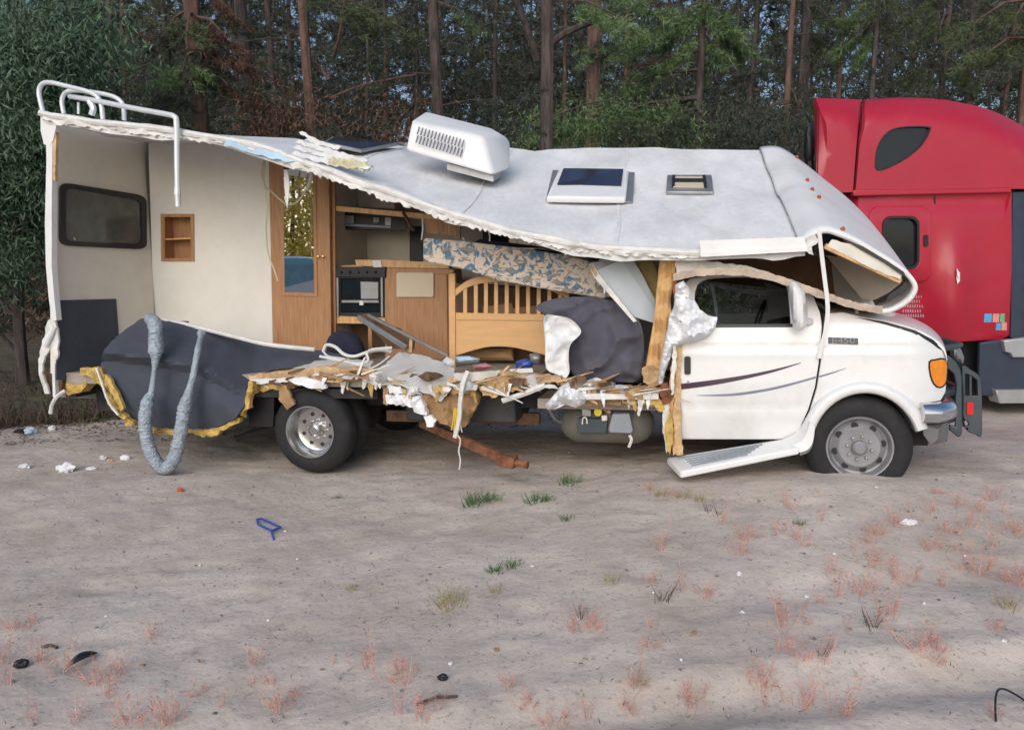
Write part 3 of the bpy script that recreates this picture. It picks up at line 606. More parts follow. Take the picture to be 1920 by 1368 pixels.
for r in range(2):
    for k in range(14):
        a = (k+.5)/14; p0 = A_.lerp(B_, a); p1 = D_.lerp(C_, a); y0, y1 = (.04, .46) if r == 0 else (.54, .96); sh = 1.5
        a0 = p0.lerp(p1, y0); a1 = p0.lerp(p1, y1); vv = lambda y: .80-.08*(y-226)/58
        mb = MB(); mb.bar(RV.P(a0.x+sh, a0.y, .757), RV.P(a1.x-sh*.3, a1.y, .722), .011, .008, (0, 1, 0)); mb.build('louver', M('slot_grey', (.16, .17, .19), .7) if r+k == 0 else MATS['slot_grey'], ac)
mb = MB(); mb.hexa([apx(838, 318, .80), apx(925, 341, .80), apx(940, 332, 1.2), apx(860, 300, 1.3)], [apx(838, 306, .80), apx(925, 328, .80), apx(940, 315, 1.2), apx(860, 290, 1.3)]); mb.build('conditioner_base', galv, ac)
# solar panel and broken sheeting
sp, c, n = roofbox('solar_panel', galv, [(604, 279), (676, 294), (748, 279), (622, 268)], .03, lift=.035, parent=rv, bevel=.004)
mb = MB(); cm = sum(c, Vector())/4; mb.slab([cm+(p-cm)*.9+n*.067 for p in c], n, .004); mb.build('solar_cells', solar, sp)
mb = MB(); mb.tube([c[2]+n*.06, apx(762, 270, 1.3)], .015, 6); mb.build('panel_bracket', galv, sp)
for q in [[(553, 268), (560, 262), (690, 300), (684, 307)], [(548, 278), (556, 272), (696, 312), (688, 318)], [(560, 248), (566, 246), (610, 270), (598, 274)], [(545, 290), (552, 283), (640, 305), (632, 313)], [(600, 292), (606, 285), (668, 300), (660, 306)], [(570, 262), (580, 259), (640, 275), (632, 281)]]:
    mb = MB(); vq = .25; mb.sheet(q, lambda x, y: vq-.25*(y-246)/70, .018, 12, jit=1.6, jstep=6); mb.build('broken_siding', pvc, rv)
mb = MB(); mb.sheet([(620, 296), (665, 300), (698, 312), (690, 320), (640, 312), (615, 304)], .03, .03, 6, jit=3, jstep=4, crease=.04); mb.build('torn_foam', M('pale_foam', (.62, .58, .38), .95, var=.2, vs=20, bump=.6), rv)
# roof rack tubes
def tb(name, mat, lst, r, par=rv, n=10, sm=5):
    mb = MB(); mb.tube([Vector(p) for p in smooth([tuple(q) for q in pp(lst)], sm)], r, n); return mb.build(name, mat, par)
tb('roof_rail', tubem, [(84, 222, .1), (77, 195, .1), (73, 172, .1), (79, 158, .1), (95, 155, .1), (130, 163, .1), (165, 172, .1), (182, 181, .1), (190, 198, .1), (193, 224, .1)], .021)
tb('roof_rail', tubem, [(120, 214, .5), (116, 190, .5), (123, 174, .5), (142, 170, .5), (180, 174, .5), (212, 181, .5), (228, 192, .5), (232, 206, .5), (233, 226, .5)], .021)
tb('bent_ladder_tube', tubem, [(131, 181, .2), (180, 189, .1), (250, 203, -.05), (310, 214, -.13), (327, 219, -.15), (331, 232, -.15), (332, 300, -.15), (333, 355, -.15), (334, 388, -.15)], .023)
tb('rail_bracket', tubem, [(168, 190, .12), (175, 203, .12), (172, 216, .12)], .028, n=7)
tb('rail_bracket', tubem, [(147, 192, .3), (147, 214, .3)], .012, n=6)
mb = MB(); mb.tube(pp([(333, 352, -.15), (333, 366, -.15)]), .03, 10); mb.build('tube_collar', tubem, rv)
# ---- rear wall
UR = -2.56
mb = MB(); mb.sheet([(101, 226), (279, 262), (292, 700), (103, 700)], UR, -.05, 40, plane='u'); rear = mb.build('rear_wall', cream, rv)
mb = MB(); mb.sheet([(90, 224), (281, 258), (292, 752), (104, 744)], UR-.055, -.03, 40, plane='u'); mb.build('rear_skin', white, rv)
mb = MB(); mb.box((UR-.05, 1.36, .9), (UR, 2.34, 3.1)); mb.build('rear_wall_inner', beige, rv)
wq = [(113, 341), (275, 367), (276, 468), (113, 460)]
mb = MB(); mb.sheet(rquad(wq, .13), UR+.02, -.03, 30, holes=[rquad([(124, 351), (265, 376), (266, 458), (124, 452)], .12)], plane='u'); wf = mb.build('window_frame', black, rear)
mb = MB(); mb.sheet(rquad([(122, 350), (267, 375), (268, 460), (122, 454)], .1), UR+.006, -.01, 40, plane='u'); mb.build('window_pane', tint, wf)
mb = MB(); mb.sheet([(106, 563), (218, 560), (224, 640), (226, 712), (106, 712)], UR+.012, -.01, 30, plane='u'); mb.build('carpet_panel', carpet, rear)
mb = MB(); mb.sheet([(76, 214), (104, 214), (106, 232), (100, 262), (92, 275), (82, 270), (76, 245)], -.06, .05, 10, crease=.02); mb.build('corner_cap', capw, rv)
mb = MB(); mb.sheet([(88, 262), (98, 262), (97, 400), (97, 500), (102, 560), (106, 600), (99, 602), (92, 565), (86, 500), (84, 420)], -.05, .06, 14); mb.build('corner_post', white, rv)
mb = MB(); mb.sheet([(99, 235), (106, 230), (103, 340), (97, 335)], -.045, .03, 14, jit=.6); mb.build('post_wood_strip', splint, rv)
mb = MB(); mb.tube(pp([(103, 612, -.03), (84, 648, -.06)]), .028, 8); mb.build('bent_post_end', white, rv)
mb = MB(); mb.sheet([(90, 600), (104, 596), (110, 640), (104, 690), (98, 640), (84, 668), (78, 700), (92, 738), (84, 738), (72, 695), (74, 660)], -.04, .02, 8, jit=2.0, crease=.03); mb.build('torn_corner_skin', pvc, rv)
mb = MB(); mb.sheet([(82, 690), (104, 688), (118, 700), (115, 735), (95, 742), (84, 715)], .03, .2, 10, jit=1); mb.build('rear_sill', dwood, rv)
tb('dangling_trim', pvc, [(122, 732, -.02), (108, 742, -.05), (98, 758, -.06), (95, 775, -.06)], .018, n=6)
mb = MB(); mb.sheet([(118, 703), (140, 698), (160, 706), (162, 722), (150, 736), (128, 742), (119, 728)], .05, .12, 7, jit=2.5, crease=.05); mb.build('foam_block', foam, rv)
mb = MB(); mb.sheet([(150, 690), (185, 688), (196, 715), (190, 725), (168, 706), (150, 702)], .0, .05, 7, jit=1.5, crease=.03); mb.build('foam_block', foam, rv)
# ---- interior walls
VP = 1.35
niche = [(305, 404), (360, 404), (361, 486), (306, 487)]; vent2 = [(322, 601), (354, 602), (354, 613), (322, 612)]
mb = MB(); mb.sheet([(278, 262), (503, 262), (513, 715), (292, 715)], VP, .04, 45, holes=[niche, vent2]); part = mb.build('partition_wall', offw, rv)
mb = MB(); mb.sheet([(301, 401), (363, 401), (364, 490), (302, 490)], VP-.012, .02, 60, holes=[[(308, 407), (357, 407), (358, 484), (309, 484)]]); nf = mb.build('wall_niche', wood, part)
a, b = RV.P(303, 402, VP), RV.P(362, 488, VP)
mb = MB(); z0, z1 = b.z, a.z; x0, x1 = a.x, b.x
mb.box((x0, VP+.16, z0), (x1, VP+.175, z1)); mb.box((x0-.004, VP+.005, z0-.012), (x1+.004, VP+.18, z0)); mb.box((x0-.004, VP+.005, z1), (x1+.004, VP+.18, z1+.012)); mb.box((x0-.012, VP+.005, z0), (x0, VP+.18, z1)); mb.box((x1, VP+.005, z0), (x1+.012, VP+.18, z1)); mb.build('niche_box', wood, nf)
for k in (1, 2):
    mb = MB(); zz = z0+(z1-z0)*(.47 if k == 1 else .74); mb.box((x0, VP+.004, zz-.008), (x1, VP+.16, zz+.008))
    if k == 1: mb.build('niche_shelf', wood2, nf)
mb = MB(); mb.box((RV.P(318, 606, VP).x, VP+.06, 1.2), (RV.P(358, 606, VP).x, VP+.08, 1.42)); mb.build('vent_backing', black, part)
# floor and far wall
mb = MB(); mb.box((-2.55, .06, .76), (2.0, 2.32, .86)); mb.build('floor', floorm, rv)
mb = MB(); mb.box((2.0, .10, .60), (3.1, 2.3, .68)); mb.build('entry_floor', floorm, rv)
VB = 2.28
def wallq(u0, u1, v0, v1, w0, dz):
    ks = np.linspace(u0, u1, 14); vsn = []
    for v in (v0, v1):
        for u in ks: vsn += [Vector((u, v, w0)), Vector((u, v, lerp(FAR, u)-dz))]
    n = len(ks); f = []
    for j in range(n-1):
        a = 2*j; b = 2*n+2*j; f += [(a, a+2, a+3, a+1), (b, b+1, b+3, b+2), (a+1, a+3, b+3, b+1), (a, b, b+2, a+2)]
    f += [(0, 1, 2*n+1, 2*n), (2*n-2, 4*n-2, 4*n-1, 2*n-1)]
    return vsn, f
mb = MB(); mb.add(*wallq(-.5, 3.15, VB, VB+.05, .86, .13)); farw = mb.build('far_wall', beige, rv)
mb = MB(); mb.add(*wallq(-2.6, 3.2, VB+.06, VB+.08, .55, .11)); mb.build('far_skin', white, rv)
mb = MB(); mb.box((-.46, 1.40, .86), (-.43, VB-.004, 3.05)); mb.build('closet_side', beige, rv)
mb = MB(); mb.sheet([(768, 425), (791, 425), (791, 497), (768, 497)], VB-.03, .025, 60); mb.build('window_post', black, farw)
mb = MB(); mb.sheet([(905, 400), (1150, 430), (1150, 520), (905, 500)], VB-.03, .025, 60, holes=[[(919, 412), (1138, 440), (1138, 510), (919, 490)]]); wf2 = mb.build('window_frame', black, farw)
mb = MB(); mb.sheet([(915, 408), (1142, 436), (1142, 512), (915, 494)], VB-.012, .008, 80); mb.build('window_pane', glass, wf2)
tb('wall_batten', pvc, [(651, 425, VB-.01), (652, 497, VB-.01)], .006, farw, 6, 1)
mb = MB(); mb.bar(RV.P(639, 378, 1.8), RV.P(609, 505, 1.38), .02, .02); mb.build('slack_strap', black, rv)
# wardrobe door
mq = [(531, 302), (586, 314), (589, 549), (533, 548)]
mb = MB(); mb.sheet([(503, 262), (616, 290), (622, 715), (513, 715)], VP-.012, .04, 60); wd = mb.build('wardrobe_door', wood, rv, bevel=.004)
mb = MB(); mb.sheet([(525, 290), (592, 303), (595, 556), (528, 555)], VP-.022, .012, 60, holes=[mq]); mb.build('mirror_frame', wood, wd, bevel=.003)
mb = MB(); mb.sheet(mq, VP-.017, .004, 80); mb.build('mirror', mirror, wd, smooth_=0)
for x in (597, 606):
    mb = MB(); mb.rev(RV.P(x, 481, VP-.03), [(-.02, .0), (-.018, .012), (-.006, .014), (.004, .006), (.018, .006)], 12); mb.build('door_knob', brass, wd)
mb = MB(); mb.sheet([(612, 290), (627, 300), (630, 700), (618, 715)], VP+.05, .04, 60); mb.build('door_stile', wood, rv)
# kitchen
VK = 1.44
mb = MB(); cv = RV.P(640, 497, VK); mb.box((-.42, VK+.09, cv.z-.04), (.58, VB-.003, cv.z)); ct = mb.build('counter_top', wood2, rv, bevel=.004)
mb = MB(); mb.sheet([(666, 487), (720, 487), (838, 493), (842, 503), (722, 501), (668, 497)], VK-.02, .03, 30); mb.build('counter_edge', wood2, rv)
mb = MB(); mb.sheet([(698, 488), (714, 488), (716, 501), (700, 501)], VK-.04, .01, 30); mb.build('paper_tag', cloth, ct)
mb = MB(); mb.sheet([(722, 500), (843, 504), (846, 700), (722, 700)], VK, .4, 60, holes=[]); kc = mb.build('kitchen_cabinet', wood, rv)
mb = MB(); mb.sheet([(745, 512), (838, 514), (840, 690), (746, 690)], VK-.018, .017, 60); mb.build('cabinet_door', wood, kc, bevel=.004)
mb = MB(); mb.sheet(rrect(743, 511, 813, 557, 3, 2), VK-.04, .02, 60); mb.build('cream_board', board, kc, bevel=.004)
mb = MB(); mb.sheet([(626, 502), (722, 502), (722, 596), (629, 596)], VK, .4, 60, holes=[[(638, 522), (712, 522), (712, 586), (639, 586)]]); ov = mb.build('oven', black, rv)
mb = MB(); mb.sheet([(625, 500), (723, 500), (722, 520), (627, 519)], VK-.03, .05, 60); mb.build('oven_control_panel', black, ov, bevel=.006)
for i in range(5):
    mb = MB(); mb.rev(RV.P(640+i*16, 510, VK-.03), [(-.025, .0), (-.024, .012), (-.004, .014), (.003, .014)], 12); mb.build('oven_knob', dark, ov)
mb = MB(); mb.sheet([(639, 523), (711, 523), (711, 585), (640, 585)], VK+.02, .01, 60); mb.build('oven_glass', glass, ov)
mb = MB(); mb.sheet([(676, 528), (709, 529), (709, 560), (677, 560)], VK+.012, .004, 60); mb.build('oven_liner', galv, ov)
for x in (633, 716):
    mb = MB(); mb.bar(RV.P(x, 520, VK-.014), RV.P(x+1, 594, VK-.014), .022, .02, (0, 1, 0)); mb.build('oven_side_rail', galv, ov, bevel=.003)
mb = MB(); mb.bar(RV.P(641, 565, VK-.01), RV.P(710, 565, VK-.01), .012, .025); mb.build('oven_handle', galv, ov)
mb = MB(); mb.sheet([(674, 564), (681, 564), (681, 572), (674, 572)], VK-.03, .01, 30); mb.build('oven_tag', cloth, ov)
mb = MB(); mb.sheet([(628, 592), (722, 596), (722, 607), (629, 606)], VK-.01, .05, 60); mb.build('cabinet_rail', wood2, rv)
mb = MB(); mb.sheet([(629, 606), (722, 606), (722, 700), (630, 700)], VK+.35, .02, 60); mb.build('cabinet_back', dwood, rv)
mb = MB(); mb.sheet([(690, 606), (697, 606), (698, 690), (691, 690)], VK-.005, .03, 60); mb.build('cabinet_stile', wood, rv)
# overhead: hood, broken shelf
mb = MB(); mb.hexa([RV.P(628, 430, 1.75), RV.P(762, 433, 1.75), RV.P(758, 426, 2.25), RV.P(650, 424, 2.25)], [RV.P(628, 397, 1.75), RV.P(762, 404, 1.75), RV.P(758, 404, 2.25), RV.P(650, 398, 2.25)]); hd = mb.build('range_hood', black, rv, bevel=.008)
for q, mt in [([(639, 403), (663, 404), (663, 419), (639, 418)], galv), ([(700, 408), (711, 408), (711, 417), (700, 417)], gbox), ([(722, 407), (733, 408), (733, 423), (722, 422)], galv), ([(640, 419), (733, 424), (733, 428), (640, 423)], gbox)]:
    mb = MB(); mb.sheet(q, 1.735, .012, 60); mb.build('hood_plate', mt, hd)
mb = MB(); mb.bar(RV.P(632, 391, 1.45), RV.P(860, 411, 1.25), .05, .052); mb.build('broken_shelf_rail', wood2, rv, bevel=.006)
mb = MB(); mb.sheet([(795, 410), (862, 414), (862, 446), (840, 440), (800, 436)], 1.28, .03, 12, jit=2, jstep=5); mb.build('splintered_shelf', wood, rv)
mb = MB(); mb.sheet([(618, 318), (740, 360), (740, 392), (622, 384)], 2.1, .03, 60); mb.build('overhead_locker', beige, rv)
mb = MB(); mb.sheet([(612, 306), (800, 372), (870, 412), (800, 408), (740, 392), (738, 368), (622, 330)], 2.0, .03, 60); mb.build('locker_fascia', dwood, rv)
mb = MB(); mb.bar(RV.P(756, 398, 1.2), RV.P(775, 432, 1.1), .03, .02); mb.build('broken_strut', dwood, rv)
# loose wires and strips in the doorway
tb('hanging_wire', wire, [(497, 290, .9), (491, 325, .9), (498, 355, .9), (502, 390, .9), (499, 430, .9), (503, 475, .9), (514, 505, .9), (521, 527, .9)], .008, n=5)
tb('hanging_wire', wire, [(500, 280, 1.0), (495, 340, 1.0), (510, 360, 1.0), (530, 378, 1.0), (545, 384, 1.0), (562, 374, 1.0), (576, 350, 1.0), (583, 318, 1.0)], .010, n=5)
tb('hanging_wire', wire, [(117, 335, .3), (120, 365, .3), (118, 390, .3), (126, 425, .3), (141, 450, .3)], .008, n=5)
tb('hanging_strip', pvc, [(576, 357, .98), (583, 335, .98), (584, 318, .98)], .016, n=5)
mb = MB(); mb.sheet([(532, 300), (537, 305), (543, 345), (541, 372), (538, 392), (533, 350)], .2, .01, 8); mb.build('torn_film', wirew, rv)
mb = MB(); mb.sheet([(526, 288), (536, 292), (541, 318), (532, 318)], .1, .01, 8); mb.build('torn_strap', black, rv)
for x0, y0, x1, y1, v in [(792, 410, 790, 450, .5), (838, 405, 842, 440, .6), (850, 408, 855, 448, .6), (868, 445, 870, 462, .5), (915, 430, 918, 452, .4), (1058, 462, 1060, 478, -.05), (1130, 528, 1133, 550, .1)]:
    tb('dangling_thread', wirew if v < .55 else splint, [(x0, y0, v), ((x0+x1)/2+1.5, (y0+y1)/2, v), (x1, y1, v)], .006, n=4, sm=3)
# ---- torn lower skin at the back, with its foam core
def rv_v(x, y):
    cr = lerp([(190, 662), (300, 676), (370, 690), (480, 745), (600, 745)], x); a = lerp([(190, 1), (330, 1), (430, .45), (500, 0)], x)
    up = -.12-.15*a+.0062*(cr-y); lo = -.12-.06*math.sin(min(1, max(0, (y-cr))/125)*math.pi)+.0005*(y-cr)
    k = sst(-5, 13, y-cr); d2 = (x-300)*.62-(y-690)*.78
    return up*(1-k)+lo*k + .0011*min(45, abs(d2-20))*k + .0012*min(30, abs((x-430)*.8+(y-650)*.6))*(1-k)
SK = [(193, 660), (208, 640), (238, 615), (265, 597), (292, 598), (330, 606), (420, 626), (505, 646), (600, 657), (660, 668), (640, 682), (590, 684), (520, 691), (468, 706), (458, 760), (440, 785), (400, 804), (330, 808), (262, 800), (222, 768), (200, 730), (186, 695), (190, 680)]
mb = MB(); mb.sheet(SK, rv_v, .02, 7, jit=1.0, crease=.03, cs=16); mb.build('torn_side_skin', carpet, rv, smooth_=28)
tb('skin_edge_trim', pvc, [(278, 598, .30), (330, 604, .28), (380, 616, .26), (440, 631, .22), (505, 646, .2), (590, 655, .3)], .02, n=7)
FE = smooth([(188, 690), (204, 735), (222, 770), (262, 801), (330, 808), (400, 806), (441, 787), (459, 760), (468, 715)], 5); rf_ = random.Random(12)
for a_, b_ in ((0, 9), (8, 14), (15, 24), (23, 31), (32, 40)):
    seg = FE[a_:b_+1]; outp = []
    for (x, y) in seg:
        dx, dy = x-325, y-690; l = math.hypot(dx, dy); k = rf_.uniform(2, 13); outp.append((x+dx/l*k, y+dy/l*k))
    mb = MB(); mb.sheet([(x-(x-325)*.015, y-(y-690)*.02) for x, y in seg]+outp[::-1], -.115, .05, 5, jit=1.6, jstep=4, crease=.04, cs=3, seed=a_); mb.build('foam_edge', foam, rv)
tb('skin_edge_trim', pvc, [(181, 690, -.12), (190, 715, -.14), (203, 752, -.16), (222, 778, -.16)], .012, n=6)
mb = MB(); mb.sheet([(196, 702), (208, 712), (222, 740), (232, 765), (226, 772), (212, 742), (198, 718)], -.17, .03, 6, jit=2); mb.build('foam_edge', foam, rv)
mb = MB(); mb.box((-2.5, .35, .45), (-.62, 1.9, .75)); mb.build('rear_underbox', dark, rv)
mb = MB(); mb.box((-2.62, .1, .62), (-2.5, 2.2, .80)); mb.build('rear_crossmember', dark, rv)
# ---- torn floor edge
def ds(name, mat, poly_, v, th=.03, jit=2.0, crease=.03, grid=8, cs=6, seed=1):
    mb = MB(); mb.sheet(poly_, v, th, grid, jit=jit, jstep=6, crease=crease, cs=cs, seed=seed); return mb.build(name, mat, rv)
ds('floor_edge', splint, [(464, 704), (520, 696), (600, 688), (700, 690), (700, 712), (600, 716), (470, 714)], .02, .06, seed=2)
ds('floor_edge', splint, [(855, 704), (950, 700), (1050, 706), (1055, 716), (960, 722), (860, 722)], -.02, .1, seed=3)
ds('floor_edge', pvc, [(468, 712), (530, 708), (600, 712), (600, 718), (530, 716), (470, 722)], -.02, .03, 1, seed=4)
ds('foam_edge', foam, [(458, 718), (500, 712), (552, 715), (550, 728), (500, 732), (462, 738)], .03, .08, 3, .05, seed=5)
ds('torn_board', cardb, [(525, 722), (537, 722), (545, 745), (552, 758), (538, 768), (522, 748)], -.06, .03, 2, seed=6)
ds('torn_wrap', poly, [(540, 712), (565, 706), (590, 712), (610, 722), (612, 728), (590, 728), (560, 722)], -.08, .03, 2, .05, seed=7)
ds('vinyl_flap', M('grey_vinyl_sheet', (.50, .50, .50), .6, var=.08, dirt=.5, dcol=(.55, .46, .25), ds=3), [(684, 716), (712, 690), (748, 660), (800, 668), (852, 690), (850, 715), (843, 735), (826, 754), (812, 742), (788, 734), (750, 722), (700, 722)], lambda x, y: -.05+.006*(715-y) if y < 715 else -.05, .012, 1.5, .03, 10, seed=8)
ds('torn_board', cardb, [(792, 738), (812, 742), (826, 756), (845, 735), (858, 742), (890, 722), (898, 740), (890, 770), (872, 800), (855, 808), (820, 788), (795, 776), (780, 760)], .0, .06, 3, .08, seed=9)
ds('torn_board', splint, [(848, 715), (895, 712), (900, 725), (862, 742), (845, 736)], -.03, .04, 3, .05, seed=10)
for k, q in enumerate([[(724, 722), (782, 726), (786, 740), (730, 738)], [(722, 740), (788, 742), (796, 762), (780, 764), (725, 756)], [(768, 752), (796, 760), (800, 778), (776, 772)]]): ds('corrugated_wrap', poly, q, -.06, .06, 2, .06, 5, 3, seed=11+k)
ds('torn_board', cardb, [(716, 724), (730, 724), (726, 760), (718, 756)], -.03, .04, 2, seed=15)
ds('torn_board', splint, [(900, 724), (965, 715), (972, 728), (930, 745), (905, 742)], -.05, .05, 3, .05, seed=16)
ds('torn_wrap', poly, [(794, 780), (808, 778), (818, 788), (812, 800), (800, 800)], -.06, .04, 2, .05, 5, seed=17)
tb('dangling_strip', pvc, [(877, 696, -.1), (868, 720, -.14), (863, 755, -.14), (862, 780, -.14), (856, 808, -.13), (853, 820, -.13)], .019, n=6)
tb('dangling_wire', wirew, [(855, 812, -.13), (863, 825, -.13), (860, 845, -.13), (863, 862, -.13), (861, 880, -.13)], .006, n=4)
for k in range(5): tb('dangling_wire', yellow if k < 3 else wirew, [(852+k*3, 765, -.08), (850+k*3, 785, -.1), (846+k*5, 806+k % 3*4, -.1)], .005, n=4, sm=3)
tb('snapped_batten', pvc, [(942, 751, -.02), (985, 737, -.03), (1022, 722, -.03)], .022, n=5, sm=1)
ds('vinyl_edge', M('pale_sheet', (.58, .56, .50), .6, var=.1, dirt=.4), [(850, 700), (885, 698), (940, 694), (930, 706), (885, 716), (850, 714)], -.06, .02, 1.5, .03, seed=18)
mb = MB(); mb.puff([(1022, 758), (1040, 738), (1054, 722), (1066, 716), (1070, 728), (1092, 730), (1102, 742), (1096, 758), (1080, 764), (1060, 758), (1040, 768), (1026, 768)], -.05, .09, crease=.12, cs=4, grid=5); mb.build('crumpled_wrap', poly, rv)
ds('step_tread', M('grey_tread', (.40, .37, .33), .7, var=.12, dirt=.4), [(1064, 712), (1150, 720), (1155, 728), (1100, 730), (1068, 728)], -.02, .1, 1, .02, seed=20)
ds('step_frame', splint, [(1070, 726), (1240, 726), (1244, 738), (1070, 738)], .02, .12, 1.5, .03, seed=21)
for k, x in enumerate((1106, 1130, 1146, 1172, 1200)):
    mb = MB(); mb.sheet([(x, 727), (x+(18 if k % 2 else 12), 727), (x+(18 if k % 2 else 12), 737), (x, 737)], -.005, .03, 20); mb.build('wood_block', wood2, rv)
mb = MB(); mb.bar(RV.P(1094, 743, -.06), RV.P(1235, 742, -.06), .05, .048); mb.build('step_bar', pvc, rv, bevel=.006)
ds('step_foam', cardb, [(1092, 750), (1165, 751), (1165, 759), (1094, 761)], -.01, .07, 2, .03, seed=22)
ds('foam_edge', foam, [(1165, 751), (1236, 747), (1247, 766), (1242, 772), (1230, 766), (1226, 758), (1168, 757)], -.04, .06, 2.2, .04, 5, seed=23)
ds('rusty_hinge', rust, [(1238, 718), (1252, 718), (1262, 742), (1256, 756), (1244, 760), (1238, 742)], -.06, .05, 2, .04, 5, seed=24)
# splinters and shreds along the whole torn edge
rs_ = random.Random(21); EDGE = [(480, 712), (600, 702), (700, 708), (760, 722), (850, 716), (960, 712), (1055, 716), (1150, 736), (1245, 742)]
for k in range(95):
    x = rs_.uniform(485, 1245); y = lerp(EDGE, x)+rs_.uniform(-10, 14); v = rs_.uniform(-.10, .12); L_ = rs_.uniform(.05, .34); a = rs_.gauss(0, .38); p = RV.P(x, y, v)
    e = p+Vector((math.cos(a)*L_, rs_.uniform(-.08, .08), math.sin(a)*L_*.8)); wd_ = rs_.uniform(.008, .034); h_ = rs_.uniform(.004, .02); d = (e-p).normalized(); sx = d.cross(Vector((0, 1, 0))).normalized()*wd_*.5; sy = Vector((0, h_, 0))
    q_ = rs_.uniform(.05, .5); mb = MB(); mb.hexa([p-sx, p+sx, p+sx+sy, p-sx+sy], [e-sx*q_, e+sx*rs_.uniform(.05, .6)-d*.02, e+sx*q_+sy-d*.01, e-sx*q_+sy]); mb.build('splinter', rs_.choice((splint, splint, wood2, cardb, pvc, dwood, pvc)), rv, smooth_=0)
for k in range(46):
    x = rs_.uniform(560, 1240); y = lerp(EDGE, x)+rs_.uniform(-4, 10); h_ = rs_.uniform(8, 34); wd_ = rs_.uniform(1.5, 6); v = rs_.uniform(-.10, .03); dx = rs_.uniform(-6, 6)
    mb = MB(); mb.sheet([(x-wd_, y), (x+wd_, y), (x+wd_*.7+dx*.5, y+h_*.5), (x+dx+wd_*.2, y+h_), (x+dx-wd_*.3, y+h_*.93), (x-wd_*.8+dx*.4, y+h_*.5)], v, .004, 6, jit=1.0, jstep=4, crease=.03, cs=3, seed=100+k); mb.build('torn_shred', rs_.choice((poly, pvc, foam, cardb, wire, poly, pvc)), rv)
for k in range(44):
    x = rs_.uniform(540, 1240); y = lerp(EDGE, x)+rs_.uniform(-14, 16); r_ = rs_.uniform(7, 20); n_ = rs_.randint(5, 8); ph = rs_.uniform(0, 6)
    q = [(x+math.cos(ph+2*math.pi*i/n_)*r_*rs_.uniform(.6, 1.5), y+math.sin(ph+2*math.pi*i/n_)*r_*rs_.uniform(.25, .75)) for i in range(n_)]
    ds('torn_piece', rs_.choice((poly, pvc, cardb, splint, splint, pvc, foam, MATS['grey_vinyl_sheet'], dwood)), q, rs_.uniform(-.12, .02), rs_.uniform(.008, .03), 1.8, .06, 5, 4, seed=300+k)
# pillar of splintered framing behind the cab door
for k, (q, mt, vv) in enumerate([([(1266, 640), (1278, 640), (1276, 720), (1277, 800), (1281, 852), (1268, 853), (1262, 780), (1266, 700)], splint, -.05), ([(1256, 690), (1266, 680), (1262, 780), (1268, 850), (1262, 853), (1254, 780)], wood2, -.03), ([(1262, 600), (1270, 590), (1268, 680), (1262, 740), (1258, 740), (1260, 680)], pvc, -.10), ([(1246, 800), (1256, 770), (1262, 790), (1262, 830), (1256, 852), (1250, 840)], foam, -.07), ([(1244, 740), (1256, 730), (1254, 800), (1250, 850), (1242, 810)], pvc, -.02)]): ds('splintered_post', mt, q, vv, .05, 1.6, .03, 7, seed=30+k)
# ---- chassis
mb = MB(); mb.box((-2.3, .55, .52), (4.7, .63, .74)); mb.box((-2.3, 1.45, .52), (4.7, 1.53, .74)); mb.build('frame_rails', dark, rv, bevel=.01)
mb = MB(); mb.tube([(0, .25, .37), (0, .8, .37), (0, .95, .37), (0, 1.05, .37), (0, 1.15, .37), (0, 1.3, .37), (0, 1.85, .37)], [.07, .07, .17, .2, .17, .07, .07], 12); mb.build('rear_axle', dark, rv)
mb = MB(); mb.tube([(4.4, .25, .32), (4.4, 1.85, .32)], .05, 8); mb.build('front_axle', dark, rv)
mb = MB(); mb.box((.75, .35, .42), (1.75, .9, .74)); mb.build('holding_tank', M('dark_grey_tank', (.055, .058, .065), .7, var=.2, dirt=.4, dcol=(.1, .085, .07)), rv, bevel=.02)
mb = MB(); mb.box((.45, .62, .36), (1.9, .68, .46)); mb.build('driveshaft_guard', rustw, rv)
mb = MB(); mb.sheet([(462, 740), (515, 728), (512, 800), (468, 800)], .12, .02, 20); mb.build('mud_flap', black, rv)
mb = MB(); mb.tube(pp([(445, 822, .4), (470, 812, .3), (520, 800, .4)]), .03, 8); mb.build('exhaust_pipe', dark, rv)
mb = MB(); mb.box((-.55, .06, .66), (.62, 2.3, .74)); mb.build('wheel_well', dark, rv)
# propane tank
c0 = RV.P(1050, 792, .32); c1 = RV.P(1228, 792, .32); r = .165; cz = RV.P(1140, 792, .32).z
L_ = c1.x-c0.x; pr = [(0, 0), (.02, r*.45), (.06, r*.75), (.12, r*.95), (.16, r), (L_-.16, r), (L_-.12, r*.95), (L_-.06, r*.75), (L_-.02, r*.45), (L_, 0)]
mb = MB(); mb.rev((c0.x, .32, cz), pr, 24, 'u'); pt = mb.build('propane_tank', tankm, rv)
for nm, mt, q, vv, th in [('regulator_cover', gbox, [(1148, 776), (1180, 775), (1187, 808), (1183, 813), (1143, 811), (1141, 804)], .06, .09), ('valve_bracket', slate, [(1084, 783), (1140, 786), (1138, 812), (1086, 812), (1082, 800)], .12, .06), ('valve_cap', yellow, rrect(1114, 764, 1128, 780, 6), .10, .05), ('gauge_plate', cloth, [(1127, 779), (1138, 778), (1139, 788), (1128, 790)], .10, .02), ('warning_label', galv, [(1090, 766), (1108, 768), (1109, 781), (1091, 780)], .145, .01), ('valve_tag', redst, [(1137, 768), (1145, 769), (1145, 776), (1137, 775)], .14, .01)]:
    mb = MB(); mb.sheet(q, vv, th, 20); mb.build(nm, mt, pt, bevel=.008)
tb('gas_hook', wirew, [(1092, 795, .1), (1093, 784, .1), (1099, 783, .1), (1101, 794, .1)], .006, pt, 5, 3)
